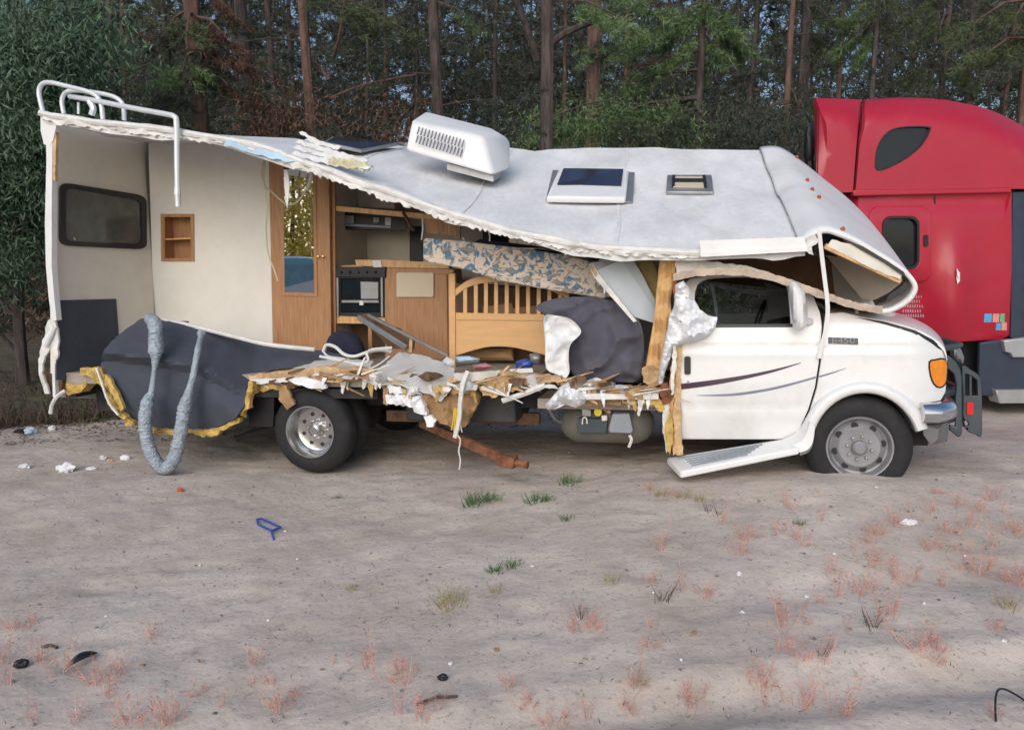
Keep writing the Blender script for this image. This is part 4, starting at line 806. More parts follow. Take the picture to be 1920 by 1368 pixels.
tb('torn_hose', pvc, [(1180, 815, .1), (1184, 824, .1), (1179, 838, .1)], .012, pt, 5, 3)
tb('gas_line', galv, [(1030, 768, .02), (1040, 785, .1), (1054, 792, .2)], .012, n=6)
# ---- wheels
def wheel(u, v, w, dual=False, rot=0, far=False):
    R_ = .372; wd_ = .225; s = -1 if far else 1
    prof = [(.018, .222), (.004, .24), (.0, .275), (.008, .315), (.028, .350), (.055, .366), (.08, R_), (wd_-.08, R_), (wd_-.055, .366), (wd_-.02, .34), (wd_, .28), (wd_-.02, .222)]
    mb = MB(); mb.rev((u, v, w), [(a*s, r) for a, r in prof], 56, caps=False); t = mb.build('wheel', tyre, rv, smooth_=50)
    if far: return t
    if dual:
        rp = [(.012, .232), (.0, .228), (.0, .217), (.03, .205), (.075, .195), (.135, .19), (.145, .17), (.14, .10), (.145, .0)]; m_ = steel
    else:
        rp = [(.012, .232), (.0, .228), (.002, .217), (.03, .203), (.05, .198), (.055, .185), (.02, .14), (.022, .10), (.03, .0)]; m_ = gsteel
    mb = MB(); mb.rev((u, v, w), rp, 56, caps=False); mb.build('rim', m_, t, smooth_=40)
    d0 = .142 if dual else .036
    for k in range(8):
        a = 2*math.pi*k/8+rot; rr = .138 if dual else .162; c = Vector((u+math.cos(a)*rr, v+d0, w+math.sin(a)*rr))
        mb = MB(); mb.rev(c, [(-.006, .0), (-.006, .017 if dual else .024), (.01, .017 if dual else .024)], 14); mb.build('hand_hole', black, t)
        a += math.pi/8; rr = .084; c = Vector((u+math.cos(a)*rr, v+(.142 if dual else .02), w+math.sin(a)*rr))
        mb = MB(); mb.rev(c, [(-.028, .0), (-.027, .009), (.0, .012)], 6); mb.build('lug_nut', steel, t)
    mb = MB(); h = .06 if dual else -.02
    mb.rev((u, v, w), [(h, 0), (h, .035), (h+.012, .052), (h+.06, .058), (h+.09, .062)], 20); mb.build('hub', steel if dual else gsteel, t)
    return t
wheel(0, 0, .37, True, .3); wheel(0, .285, .37, far=False, dual=True); wheel(4.40, 0, .37, False, .2)
wheel(0, 2.36, .37, far=True); wheel(0, 2.07, .37, far=True); wheel(4.40, 2.05, .37, far=True)

# ---- cab
def cabv(x, y):
    b = lerp([(505, .24), (525, .20), (560, .13), (610, .03), (650, .0), (720, -.01), (780, .01), (830, .07)], y)
    b += .010*math.exp(-((y-652)/5)**2)-.006*math.exp(-((y-662)/5)**2)+.008*math.exp(-((y-762)/6)**2)
    return b + (((x-1700)/80)**2*.16 if x > 1700 else 0)
WIN = smooth([(1302, 612), (1303, 548), (1316, 527), (1345, 521), (1400, 520), (1445, 523), (1470, 530), (1477, 545), (1481, 580), (1483, 611)], 2)
DOOR = [(1271, 823), (1270, 700), (1270, 612), (1275, 540), (1295, 522), (1345, 514), (1440, 516), (1478, 523), (1505, 533), (1525, 556), (1537, 585), (1541, 610), (1539, 640), (1535, 680), (1528, 725), (1515, 768), (1498, 805), (1486, 823)]
mb = MB(); mb.sheet(DOOR, cabv, .045, 7, holes=[WIN]); door = mb.build('cab_door', white, rv, smooth_=40, bevel=.006)
mb = MB(); mb.sheet([(x*.97+1390*.03, y) for x, y in [(1300, 612), (1303, 548), (1316, 527), (1345, 521), (1400, 520), (1445, 523), (1470, 530), (1479, 545), (1483, 580), (1485, 611)]], lambda x, y: cabv(x, y)+.025, .006, 16)
def glassmat():
    m = bpy.data.materials.new('cab_window_glass'); m.use_nodes = True; t = m.node_tree; b = t.nodes['Principled BSDF']; b.inputs['Roughness'].default_value = .02; b.inputs['Base Color'].default_value = (.25, .28, .28, 1); b.inputs['Transmission Weight'].default_value = 1.0; b.inputs['IOR'].default_value = 1.1; b.inputs['Specular IOR Level'].default_value = .9
    n = t.nodes.new('ShaderNodeTexNoise'); n.inputs['Scale'].default_value = 5; r = t.nodes.new('ShaderNodeValToRGB'); r.color_ramp.elements[0].color = (.62, .66, .66, 1); r.color_ramp.elements[1].color = (.72, .76, .76, 1); t.links.new(n.outputs['Fac'], r.inputs[0]); t.links.new(r.outputs[0], b.inputs['Base Color']); return m
cg = glassmat(); mb.build('window_glass', cg, door)
mb = MB(); mb.sheet([(1296, 608), (1486, 607), (1486, 613), (1296, 614)], lambda x, y: cabv(x, y)-.006, .02, 20); mb.build('window_seal', black, door)
mb = MB(); mb.sheet(rrect(1283, 668, 1295, 702, 4), lambda x, y: cabv(x, y)-.014, .02, 40); mb.build('door_handle', black, door, bevel=.003)
mb = MB(); mb.rev(RV.P(1290, 716, -.01), [(-.006, 0), (-.006, .011), (.012, .011)], 12); mb.build('door_lock', galv, door)
def stripe(name, mat, pts, wd, par):
    top = [(x, y-w_/2) for (x, y), w_ in zip(pts, wd)]; bot = [(x, y+w_/2) for (x, y), w_ in zip(pts, wd)]
    mb = MB(); mb.sheet(smooth(top, 4)+smooth(bot, 4)[::-1], lambda x, y: cabv(x, y)-.0025, .002, 20); return mb.build(name, mat, par)
stripe('purple_stripe', purple, [(1274, 725), (1330, 718), (1390, 708), (1450, 695), (1502, 680)], [11, 10, 7.5, 5, 1.2], door)
stripe('grey_stripe', gstripe, [(1306, 741), (1370, 740), (1430, 732), (1480, 721), (1530, 707)], [1.0, 4.5, 5, 4.5, 4], door)
# fender with the wheel arch cut out
AC_, RX, RY = (1622, 842), 101, 106
arch = [(AC_[0]+RX*math.cos(R(a)), AC_[1]-RY*math.sin(R(a))) for a in range(24, 176, 8)]
FEN = [(1541, 668), (1545, 610), (1548, 588), (1580, 585), (1610, 592), (1660, 604), (1720, 622), (1758, 644), (1773, 664), (1777, 695), (1773, 735), (1764, 751), (1728, 758), (1725, 792)]+arch+[(1500, 842), (1490, 828), (1502, 806), (1519, 769), (1532, 726), (1539, 680)]
mb = MB(); mb.sheet(FEN, cabv, .04, 7); fen = mb.build('front_fender', white, rv, smooth_=40, bevel=.006)
stripe('grey_stripe', gstripe, [(1536, 706), (1560, 699), (1587, 690)], [4, 3, .8], fen)
fo = [(AC_[0]+(RX+24)*math.cos(R(a)), AC_[1]-(RY+22)*math.sin(R(a))) for a in range(18, 172, 7)]; fi = [(AC_[0]+(RX-1)*math.cos(R(a)), AC_[1]-(RY-1)*math.sin(R(a))) for a in range(18, 172, 7)]
rows = []
for k, (dv, f) in enumerate([(.0, 1.0), (-.035, .86), (-.05, .55), (-.05, .2), (-.03, .02), (.02, 0)]):
    rows.append([RV.P(a[0]*f+b[0]*(1-f), a[1]*f+b[1]*(1-f), cabv(a[0]*f+b[0]*(1-f), 740)+dv) for a, b in zip(fo, fi)])
rows.append([p+Vector((0, .22, 0)) for p in rows[-1]])
mb = MB(); mb.grid(rows); mb.build('fender_flare', white, rv, smooth_=60)
mb = MB(); mb.sheet([(1500, 720), (1740, 720), (1740, 835), (1500, 835)], .30, .02, 60); mb.build('wheel_liner', dark, rv)
# engine bay and cab shell
mb = MB(); mb.box((3.15, .30, .45), (4.75, 1.75, 1.10)); mb.build('firewall', dark, rv)
mb = MB(); mb.sheet(DOOR, 1.95, .04, 40, holes=[WIN]); 
def shiftfar():
    # mirrored far door: same profile in u,w as the near one
    mbf = MB(); nb = MB(); nb.sheet(DOOR, .05, .04, 30, holes=[WIN]); mbf.add([p+Vector((0, 1.9, 0)) for p in nb.v], nb.f); return mbf
shiftfar().build('far_cab_door', white, rv)
nb = MB(); nb.sheet(FEN, .05, .04, 30); mb = MB(); mb.add([p+Vector((0, 1.9, 0)) for p in nb.v], nb.f); mb.build('far_fender', white, rv)
mb = MB(); mb.box((3.12, .28, .5), (3.95, 1.72, .62)); mb.build('cab_floor', dark, rv)
for v in (.35, 1.2):
    mb = MB(); mb.hexa([(3.2, v, .62), (3.72, v, .62), (3.72, v+.5, .62), (3.2, v+.5, .62)], [(3.2, v, 1.0), (3.7, v, 1.02), (3.7, v+.5, 1.02), (3.2, v+.5, 1.0)]); mb.hexa([(3.16, v, .98), (3.34, v, .98), (3.34, v+.5, .98), (3.16, v+.5, .98)], [(3.08, v+.05, 1.58), (3.2, v+.05, 1.58), (3.2, v+.45, 1.58), (3.08, v+.45, 1.58)])
    mb.build('cab_seat', M('seat_grey', (.13, .13, .135), .9, var=.2) if v < 1 else MATS['seat_grey'], rv, bevel=.05, bseg=3)
mb = MB(); mb.hexa([(3.9, .25, .9), (4.15, .25, .9), (4.15, 1.75, .9), (3.9, 1.75, .9)], [(3.88, .25, 1.2), (4.1, .25, 1.24), (4.1, 1.75, 1.24), (3.88, 1.75, 1.2)]); mb.build('dashboard', M('dash_grey', (.10, .10, .10), .8), rv, bevel=.03)
mb = MB(); mb.tube([Vector((3.78+.06*math.sin(a), 1.35+.19*math.cos(a), 1.22+.18*math.sin(a))) for a in np.linspace(0, 2*math.pi, 25)], .014, 6); mb.build('steering_wheel', black, rv)
tb('grab_bar', galv, [(1312, 526, .38), (1345, 534, .38), (1385, 545, .38), (1430, 547, .38), (1476, 546, .38)], .02, n=6, sm=2)
tb('seat_belt', gstripe, [(1334, 530, .3), (1340, 560, .3), (1346, 608, .3)], .012, n=5, sm=1)
# windscreen, cowl, bonnet
ws = [RV.P(1566, 598, .2), RV.P(1522, 541, .3)]; mb = MB()
mb.grid([[Vector((ws[0].x+.06*math.sin(math.pi*s), .2+1.6*s, ws[0].z)) for s in np.linspace(0, 1, 9)], [Vector((ws[1].x+.06*math.sin(math.pi*s), .3+1.4*s, ws[1].z)) for s in np.linspace(0, 1, 9)]], tv=(-.008, 0, 0)); mb.build('windscreen', wscr, rv)
hp = [(1562, 592), (1600, 593), (1660, 601), (1715, 616), (1750, 633), (1770, 651), (1776, 672)]
prof_h = smooth([tuple(RV.P(x, y, .09)) for x, y in hp], 4); rows = []
for s in np.linspace(0, 1, 21):
    c = 1-(2*s-1)**2; rows.append([Vector((p[0]+.10*c*sst(4.5, 4.95, p[0]), .09+1.80*s, p[2]+.075*c**.7)) for p in prof_h])
mb = MB(); mb.grid(rows, tv=(0, 0, -.03)); mb.build('bonnet', white, rv, smooth_=50)
mb = MB(); mb.sheet([(1602, 594), (1660, 603), (1716, 619), (1750, 637), (1770, 656), (1762, 655), (1742, 640), (1712, 624), (1660, 608)], lambda x, y: cabv(x, y)-.004, .01, 20); mb.build('bonnet_gap', black, rv)
tb('wiper', black, [(1602, 578, .3), (1608, 590, .3), (1614, 598, .25)], .012, n=5, sm=2)
# nose: grille, lamp, bumper, guard
gx = RV.P(1776, 700, .25)
mb = MB(); mb.box((4.72, .22, .66), (5.0, 1.76, 1.12)); mb.build('grille', dark, rv, bevel=.03)
for k in range(6):
    mb = MB(); mb.box((4.99, .45, .72+k*.06), (5.02, 1.53, .745+k*.06)); mb.build('grille_bar', gbox, rv)
mb = MB(); mb.sheet(smooth([(1744, 680), (1754, 676), (1774, 675), (1775, 700), (1772, 718), (1762, 725), (1752, 718), (1746, 702)], 2, True), lambda x, y: cabv(x, y)-.010, .03, 6); mb.build('turn_signal', amber, rv)
mb = MB(); mb.sheet(smooth([(1741, 678), (1753, 673), (1775, 672), (1777, 700), (1774, 720), (1762, 728), (1750, 721), (1743, 703)], 2, True), lambda x, y: cabv(x, y)-.003, .02, 8); mb.build('signal_bezel', black, rv)
b0 = RV.P(1728, 754, -.02); b1 = RV.P(1779, 780, .1); b2 = RV.P(1775, 828, .1)
mb = MB(); mb.tube([(b0.x, -.01, (b0.z+b1.z)/2-.02), (b1.x-.12, .0, (b0.z+b1.z)/2-.02), (b1.x-.02, .10, (b0.z+b1.z)/2-.02), (b1.x+.04, .35, (b0.z+b1.z)/2-.02), (b1.x+.06, 1.0, (b0.z+b1.z)/2-.02), (b1.x+.04, 1.65, (b0.z+b1.z)/2-.02), (b1.x-.1, 1.98, (b0.z+b1.z)/2-.02), (b0.x, 1.99, (b0.z+b1.z)/2-.02)], .075, 12); mb.build('bumper', chrome, rv)
mb = MB(); mb.sheet([(1728, 792), (1776, 790), (1780, 800), (1776, 828), (1745, 834), (1732, 815)], lambda x, y: .02+max(0, x-1760)*.006, .05, 9); mb.build('bumper_valance', M('valance_grey', (.16, .155, .16), .5, metal=.3, var=.15, dirt=.4), rv)
gp1 = [(1776, 664), (1792, 676), (1800, 690), (1804, 705), (1805, 810), (1800, 820), (1795, 818), (1780, 806), (1781, 796), (1792, 800), (1793, 720), (1788, 700), (1776, 690)]
mb = MB(); mb.sheet(gp1, .35, .035, 14); mb.build('guard_upright', slate, rv, bevel=.008)
gp2 = smooth([(1804, 686), (1820, 693), (1835, 703), (1841, 720), (1842, 770), (1842, 812), (1838, 819), (1830, 815), (1807, 800), (1806, 740)], 2, True)
mb = MB(); mb.sheet(gp2, .62, .035, 10, holes=[[(1810, 700), (1822, 704), (1832, 712), (1834, 742), (1810, 742)], [(1808, 790), (1814, 788), (1818, 797), (1812, 800)]]); gu = mb.build('guard_upright', slate, rv, bevel=.006)
mb = MB(); mb.sheet(rrect(1813, 754, 1825, 777, 2, 2), .607, .02, 20); mb.build('reflector', redlens, gu)
mb = MB(); mb.sheet([(1818, 702), (1822, 704), (1822, 742), (1818, 742)], .63, .02, 20); mb.build('guard_bar', slate, gu)
for zz, rr in ((1.06, .025), (.72, .03), (.5, .025)):
    mb = MB(); mb.tube([(5.0, .36, zz), (5.13, .5, zz), (5.22, .66, zz), (5.22, 1.4, zz), (5.1, 1.65, zz), (5.0, 1.75, zz)], rr, 8); mb.build('guard_tube', slate, rv)
mb = MB(); mb.puff([(1780, 652), (1792, 646), (1802, 655), (1808, 670), (1806, 682), (1794, 676), (1782, 666)], .9, .08, grid=6); mb.build('far_headlamp', galv, rv)
# mirror, badge, running board
mb = MB(); mb.puff(smooth([(1479, 532), (1488, 526), (1500, 533), (1509, 550), (1514, 580), (1513, 608), (1504, 619), (1494, 617), (1486, 600), (1481, 565)], 3, True), -.12, .09, .07, 6); wm = mb.build('wing_mirror', white, rv)
mb = MB(); mb.tube([RV.P(1505, 600, -.1), RV.P(1520, 602, .03)], .025, 8); mb.build('mirror_arm', white, wm)
mb = MB(); mb.sheet([(1553, 632), (1609, 634), (1609, 646), (1553, 644)], lambda x, y: cabv(x, y)-.006, .008, 20); bd = mb.build('badge', M('badge_dark', (.05, .06, .09), .4), fen, bevel=.002)
def text(s_, fr, p, h, mat, parent, wsc=1.0):
    cu = bpy.data.curves.new('lettering', 'FONT'); cu.body = s_; cu.size = h; cu.extrude = .001; cu.align_x = 'CENTER'; cu.align_y = 'CENTER'
    to = bpy.data.objects.new('tmp', cu); COL.objects.link(to); bpy.context.view_layer.update(); me = bpy.data.meshes.new_from_object(to.evaluated_get(bpy.context.evaluated_depsgraph_get())); bpy.data.objects.remove(to)
    fr, bs = INFO[parent.name]; me.transform(Matrix.Translation(Vector(p)-bs) @ Matrix.Rotation(R(90), 4, 'X') @ Matrix.Diagonal((wsc, 1, 1, 1))); me.materials.clear(); me.materials.append(mat)
    o = bpy.data.objects.new('lettering', me); COL.objects.link(o); o.parent = parent; return o
text('E450', RV, RV.P(1581, 639, cabv(1581, 639)-.0085), .055, chrome, bd, 1.45)
RB = [(1250, 857, .06), (1468, 822, .06), (1500, 838, -.16), (1276, 884, -.20)]; q = pp(RB)
mb = MB(); mb.slab([p for p in q], (0, 0, -1), .055); rb = mb.build('running_board', white, rv, bevel=.014)
for k in range(5):
    a = .22+.14*k; p0 = q[0].lerp(q[3], a); p1 = q[1].lerp(q[2], a); d = p1-p0; mb = MB(); mb.bar(p0+d*.12+Vector((0, 0, .001)), p0+d*(.80-.05*k)+Vector((0, 0, .001)), .016, .010); mb.build('tread_groove', gbox, rb)
rows = []
P0 = [(1466, 824), (1484, 816), (1500, 800), (1510, 782)]; P1 = [(1500, 848), (1515, 842), (1524, 828), (1528, 800)]
rows = [[RV.P(x, y, .04) for x, y in smooth(P0, 4)], [RV.P((a[0]+b[0])/2, (a[1]+b[1])/2, -.09) for a, b in zip(smooth(P0, 4), smooth(P1, 4))], [RV.P(x, y, -.10) for x, y in smooth(P1, 4)], [RV.P(x, y+6, .0) for x, y in smooth(P1, 4)]]
mb = MB(); mb.grid(rows); mb.build('flare_skirt', white, rv, smooth_=60)
mb = MB(); mb.box((3.1, .12, .38), (4.0, .2, .46)); mb.build('rocker', dark, rv)
mb = MB(); mb.sheet([(1585, 455), (1680, 490), (1700, 520), (1690, 560), (1640, 590), (1570, 590), (1560, 500)], 1.6, .03, 30); mb.build('bunk_front_wall', cream, rv)
# ---- cab-over nose: gelcoat shell, bunk floor, liner
nearc = smooth([(1512, 466), (1530, 446), (1552, 437), (1577, 445), (1615, 464), (1655, 488), (1690, 512), (1706, 526), (1712, 540), (1705, 556), (1690, 568), (1668, 578), (1645, 581)], 4)
farc = smooth([(1430, 272), (1455, 274), (1476, 286), (1500, 306), (1536, 336), (1574, 366), (1604, 394), (1632, 424), (1650, 450), (1655, 476), (1648, 502), (1640, 530), (1630, 550)], 4)
rows = []
for s in np.linspace(0, 1, 26):
    rows.append([RV.P(a[0], a[1], -.05).lerp(RV.P(b[0], b[1], 2.28), s)+Vector((.0, 0, .008*noise.noise(Vector((k*.15, s*4, 0))))) for k, (a, b) in enumerate(zip(nearc, farc))])
    dl = roofpt(1, s)+Vector((-.015, 0, .006))-rows[-1][0]; rows[-1] = [p+dl*max(0, 1-k/14)**1.5 for k, p in enumerate(rows[-1])]
mb = MB(); mb.grid(rows); cap = mb.build('nose_cap', capw, rv, smooth_=70); sm_ = cap.modifiers.new('thick', 'SOLIDIFY'); sm_.thickness = .03; sm_.offset = 1
mb = MB(); cc = [r[0:1] for r in rows]; mb.tube([r[0]+Vector((0, 0, .012)) for r in rows], .014, 6, jit=.2); mb.build('roof_seam', M('seam_sealant', (.30, .30, .31), .8, var=.3, vs=20), rv)
for (x, y, s) in [(1487, 300, .97), (1508, 345, .74), (1518, 362, .63), (1528, 379, .52), (1570, 437, .04)]:
    k = min(range(len(rows[0])), key=lambda k: abs(0)); best = None
    for i, r_ in enumerate(rows):
        for p in r_:
            W = RV.world(p)-CAM; z = W.dot(FW); dx = CX+FPX*W.x/z-x; dy = CY-FPX*W.dot(UPC)/z-y; e = dx*dx+dy*dy
            if best is None or e < best[0]: best = (e, p)
    mb = MB(); mb.blob(best[1]+Vector((.025, -.005, .03)), (.017, .034, .017), .0, 2); mb.build('clearance_light', orange, rv)
fl = smooth([(1262, 516), (1300, 508), (1350, 505), (1400, 507), (1445, 515), (1490, 530), (1540, 548), (1590, 565), (1630, 574), (1655, 577)], 3)
rows = [[RV.P(x, y, -.03)+Vector((0, v+.03, 0)) for x, y in fl] for v in np.linspace(-.03, 2.2, 9)]
mb = MB(); mb.grid(rows, tv=(0, 0, -.03)); mb.build('bunk_floor', M('brown_ply', (.34, .19, .10), .8, var=.2, vs=5, stretch=(1, 6, 6)), rv)
bt = [(x, y+11) for x, y in fl]; mb = MB(); mb.sheet([(x, y-3) for x, y in fl]+bt[::-1], -.06, .05, 8, jit=1.6, jstep=5, crease=.015); mb.build('bunk_floor_edge', M('stripped_edge', (.52, .42, .33), .85, var=.25, vs=9, dirt=.4, bump=.4), rv)
ds('bunk_side', pvc, [(1266, 484), (1300, 484), (1330, 490), (1400, 498), (1445, 510), (1400, 509), (1350, 507), (1300, 509), (1268, 516)], .05, .03, 1.5, .02, seed=50)
mb = MB(); mb.sheet([(1268, 470), (1500, 470), (1560, 490), (1620, 562), (1500, 560), (1440, 540), (1268, 520)], 2.1, .03, 40); mb.build('bunk_back_wall', M('brown_panel', (.36, .215, .12), .8, var=.2), rv)
mb = MB(); mb.sheet([(1548, 478), (1600, 486), (1690, 514), (1692, 528), (1668, 548), (1640, 562), (1616, 560)], lambda x, y: .06+.0055*max(0, 1690-x), .02, 14, crease=.02); mb.build('bunk_liner', cream, rv)
mb = MB(); mb.sheet([(1560, 449), (1600, 459), (1650, 485), (1692, 512), (1688, 524), (1640, 506), (1590, 480), (1552, 462)], -.075, .03, 9, jit=1, crease=.015); mb.build('bunk_liner', cream, rv)
mb = MB(); mb.bar(RV.P(1546, 461, -.05), RV.P(1688, 527, -.03), .05, .04); mb.build('bunk_rail', wood2, rv, bevel=.005)
mb = MB(); mb.sheet([(1578, 446), (1620, 463), (1665, 490), (1694, 509), (1700, 520), (1692, 516), (1660, 493), (1615, 468)], -.092, .02, 10); mb.build('cap_seam', black, rv)
mb = MB(); mb.sheet([(1698, 528), (1702, 536), (1690, 552), (1668, 564), (1660, 566), (1668, 552), (1686, 540)], -.06, .03, 8, jit=1); mb.build('cap_split', black, rv)
ds('torn_corner', pvc, [(1512, 446), (1528, 440), (1536, 452), (1522, 462), (1526, 478), (1518, 476), (1508, 464)], -.13, .03, 2, .04, 5, seed=51)
st = smooth([(1536, 432), (1540, 470), (1546, 520), (1551, 560), (1552, 590), (1547, 625), (1540, 650), (1536, 672)], 3)
mb = MB(); mb.sheet([(x-4, y) for x, y in st]+[(x+4, y) for x, y in st][::-1], lambda x, y: -.13+(y-432)*.0004, .012, 30); mb.build('hanging_trim_strip', white, rv)
ds('cowl_scrap', pvc, [(1600, 572), (1606, 572), (1612, 590), (1616, 600), (1608, 600), (1604, 586)], .2, .02, 1, seed=53)

# ================================================================== THINGS IN THE WRECK
# cot end
ct_ = thing('cot_headboard', 'honey-coloured wooden cot end with arched rail and vertical slats', 'headboard', RV, (RV.P(950, 660, .72).x, .72, .87))
VC = .70
mb = MB(); mb.sheet([(841, 512), (853, 512), (854, 700), (842, 700)], VC-.01, .045, 40); mb.build('post', crib, ct_, bevel=.006)
mb = MB(); mb.rev(RV.P(847, 509, VC+.012), [(-.0, .0), (.0, .0)], 8) if False else mb.blob(RV.P(847, 508, VC+.012), (.026, .026, .022), 0, 2); mb.build('finial', crib, ct_)
at_ = smooth([(853, 542), (875, 526), (900, 518), (930, 515), (965, 516), (1000, 521), (1030, 530), (1062, 545)], 4); ab_ = [(x, y+14) for x, y in at_]
mb = MB(); mb.sheet(at_+ab_[::-1], VC, .03, 12); mb.build('arched_rail', crib, ct_, bevel=.006)
for x in (872, 892, 911, 930, 950, 970, 990, 1010, 1030, 1050):
    yt = lerp(ab_, x)-3; mb = MB(); mb.sheet([(x-3.6, yt), (x+3.6, yt), (x+3.6, 592), (x-3.6, 592)], VC+.006, .018, 40); mb.build('slat', crib, ct_, bevel=.004)
mb = MB(); mb.sheet([(854, 586), (1062, 590), (1062, 602), (854, 600)], VC, .03, 40); mb.build('middle_rail', crib, ct_, bevel=.005)
mb = MB(); mb.sheet([(854, 598), (1062, 600), (1062, 668)]+smooth([(1030, 668), (1000, 660), (960, 651), (920, 650), (890, 656), (854, 667)], 3), VC+.008, .02, 20); mb.build('lower_panel', crib, ct_, bevel=.004)
mb = MB(); mb.sheet([(1056, 530), (1067, 530), (1068, 700), (1057, 700)], VC-.01, .045, 40); mb.build('post', crib, ct_, bevel=.006)
mb = MB(); mb.sheet([(846, 530), (1075, 548), (1075, 690), (846, 690)], 1.15, .5, 40); mb.build('dark_slat_backing', dwood, rv)  # dark block added behind the cot slats to deepen the gaps between them
for k, q in enumerate([[(905, 575), (960, 568), (964, 590), (905, 592)], [(960, 578), (1010, 572), (1014, 592), (962, 594)]]):
    mb = MB(); mb.sheet(q, 1.1, .03, 20); mb.build('bench_slat', wood, rv)
# mattress
mt_ = [(793, 450), (798, 446), (870, 452), (960, 463), (1060, 478), (1135, 497), (1150, 520), (1146, 556), (1130, 560), (1020, 542), (930, 525), (860, 502), (800, 491), (793, 484)]
mb = MB(); mb.sheet(mt_, .42, .75, 11, crease=.02, cs=10); mb.build('mattress', flor, None, 'thin mattress in cream and blue floral ticking jammed under the roof', 'mattress', bevel=.03, bseg=3, smooth_=60)
mb = MB(); mb.sheet([(880, 458), (1000, 462), (1110, 486), (1110, 478), (1000, 460), (900, 448)], .8, .5, 30); mb.build('dark_blanket', navy, None, 'dark blanket folded on top of the floral mattress', 'blanket', smooth_=60)
# slate bundle, white cloth
mb = MB(); mb.puff(smooth([(1004, 575), (1040, 560), (1100, 556), (1155, 566), (1190, 588), (1206, 625), (1206, 690), (1198, 714), (1150, 716), (1095, 712), (1072, 700), (1066, 660), (1052, 628), (1025, 594)], 3, True), .30, .13, .3, 5, fold=.06, crease=.03, cs=12, seed=3); mb.build('cloth_bundle', tarp, None, 'big slate-grey cloth bundle slumped on the torn floor edge', 'bundle', smooth_=70)
mb = MB(); mb.puff(smooth([(1020, 593), (1045, 592), (1070, 598), (1088, 616), (1087, 628), (1070, 645), (1066, 670), (1068, 695), (1060, 709), (1045, 702), (1024, 690), (1022, 640)], 3, True), .10, .035, .02, 4, fold=.04, crease=.05, cs=6, seed=5); mb.build('white_towel', cloth, None, 'white towel hanging between the cot end and the slate bundle', 'towel', smooth_=70)
# fallen locker door
lk = thing('locker_panel', 'pale blue-white locker panel hanging askew beside the tan curtain', 'panel', RV, (RV.P(1190, 604, .3).x, .2, RV.P(1190, 604, .2).z))
mb = MB(); mb.sheet([(1117, 508), (1182, 479), (1206, 518), (1228, 562), (1228, 606), (1190, 594), (1150, 550)], lambda x, y: .18+.0015*(x-1117), .03, 16); mb.build('panel_face', M('blue_white_panel', (.56, .63, .68), .45, var=.03), lk)
mb = MB(); mb.sheet([(1104, 496), (1112, 494), (1122, 512), (1194, 602), (1188, 604), (1114, 520)], .15, .04, 10); mb.build('panel_edge', pvc, lk)
mb = MB(); mb.sheet([(1104, 494), (1180, 474), (1186, 480), (1120, 510)], lambda x, y: .17+.0015*(x-1104), .03, 10, jit=1); mb.build('panel_lip', galv, lk)
mb = MB(); mb.sheet([(1104, 498), (1110, 496), (1120, 514), (1116, 520)], .14, .01, 10, jit=1); mb.build('panel_corner', splint, lk)
mb = MB(); mb.sheet([(1160, 482), (1182, 479), (1206, 518), (1228, 562), (1228, 580), (1200, 535)], lambda x, y: .165+.0015*(x-1117), .012, 12); mb.build('panel_fold', M('grey_blue_fold', (.48, .53, .57), .5, var=.04), lk)
mb = MB(); mb.sheet([(1186, 474), (1222, 470), (1232, 520), (1233, 590), (1224, 560), (1206, 518)], .38, .06, 8, jit=1.5, crease=.05); mb.build('insulation_pad', M('mustard_pad', (.30, .23, .09), .95, var=.25, bump=.5), None, 'mustard insulation pad poking out behind the pale locker panel', 'insulation', smooth_=60)
# curtain
mb = MB(); mb.sheet([(1238, 474), (1270, 474), (1264, 520), (1257, 560), (1259, 600), (1250, 650), (1241, 716), (1206, 716), (1215, 660), (1226, 600), (1231, 540)], lambda x, y: .08+.018*math.sin((x-1200-(715-y)*.10)*.62)+.012*noise.noise(Vector((x*.1, y*.02, 0))), .01, 5); mb.build('curtain', tan, None, 'crumpled tan curtain hanging behind the cab door pillar', 'curtain', smooth_=80)
mb = MB(); mb.sheet([(1258, 474), (1272, 474), (1271, 530), (1265, 560), (1260, 540)], .1, .02, 6); mb.build('curtain_lining', M('rust_orange_cloth', (.45, .16, .04), .85, var=.15), None, 'narrow rust-orange cloth strip next to the tan curtain', 'cloth', smooth_=80)
mb = MB(); mb.sheet([(1204, 690), (1222, 686), (1242, 696), (1240, 720), (1222, 726), (1206, 716)], .02, .1, 6, jit=2, crease=.05); mb.build('wood_chunk', splint, None, 'splintered wood chunk at the foot of the tan curtain', 'wood')
mb = MB(); mb.puff([(1266, 534), (1282, 526), (1296, 545), (1302, 562), (1312, 580), (1326, 590), (1345, 594), (1342, 612), (1326, 632), (1300, 642), (1278, 646), (1262, 650), (1250, 690), (1240, 722), (1234, 716), (1240, 670), (1246, 640), (1254, 600), (1264, 570)], -.06, .12, .05, 4, crease=.11, cs=4.5, seed=8, jit=1); mb.build('plastic_sheeting', poly, None, 'crumpled white plastic sheeting caught on the cab door window', 'sheeting', smooth_=70)
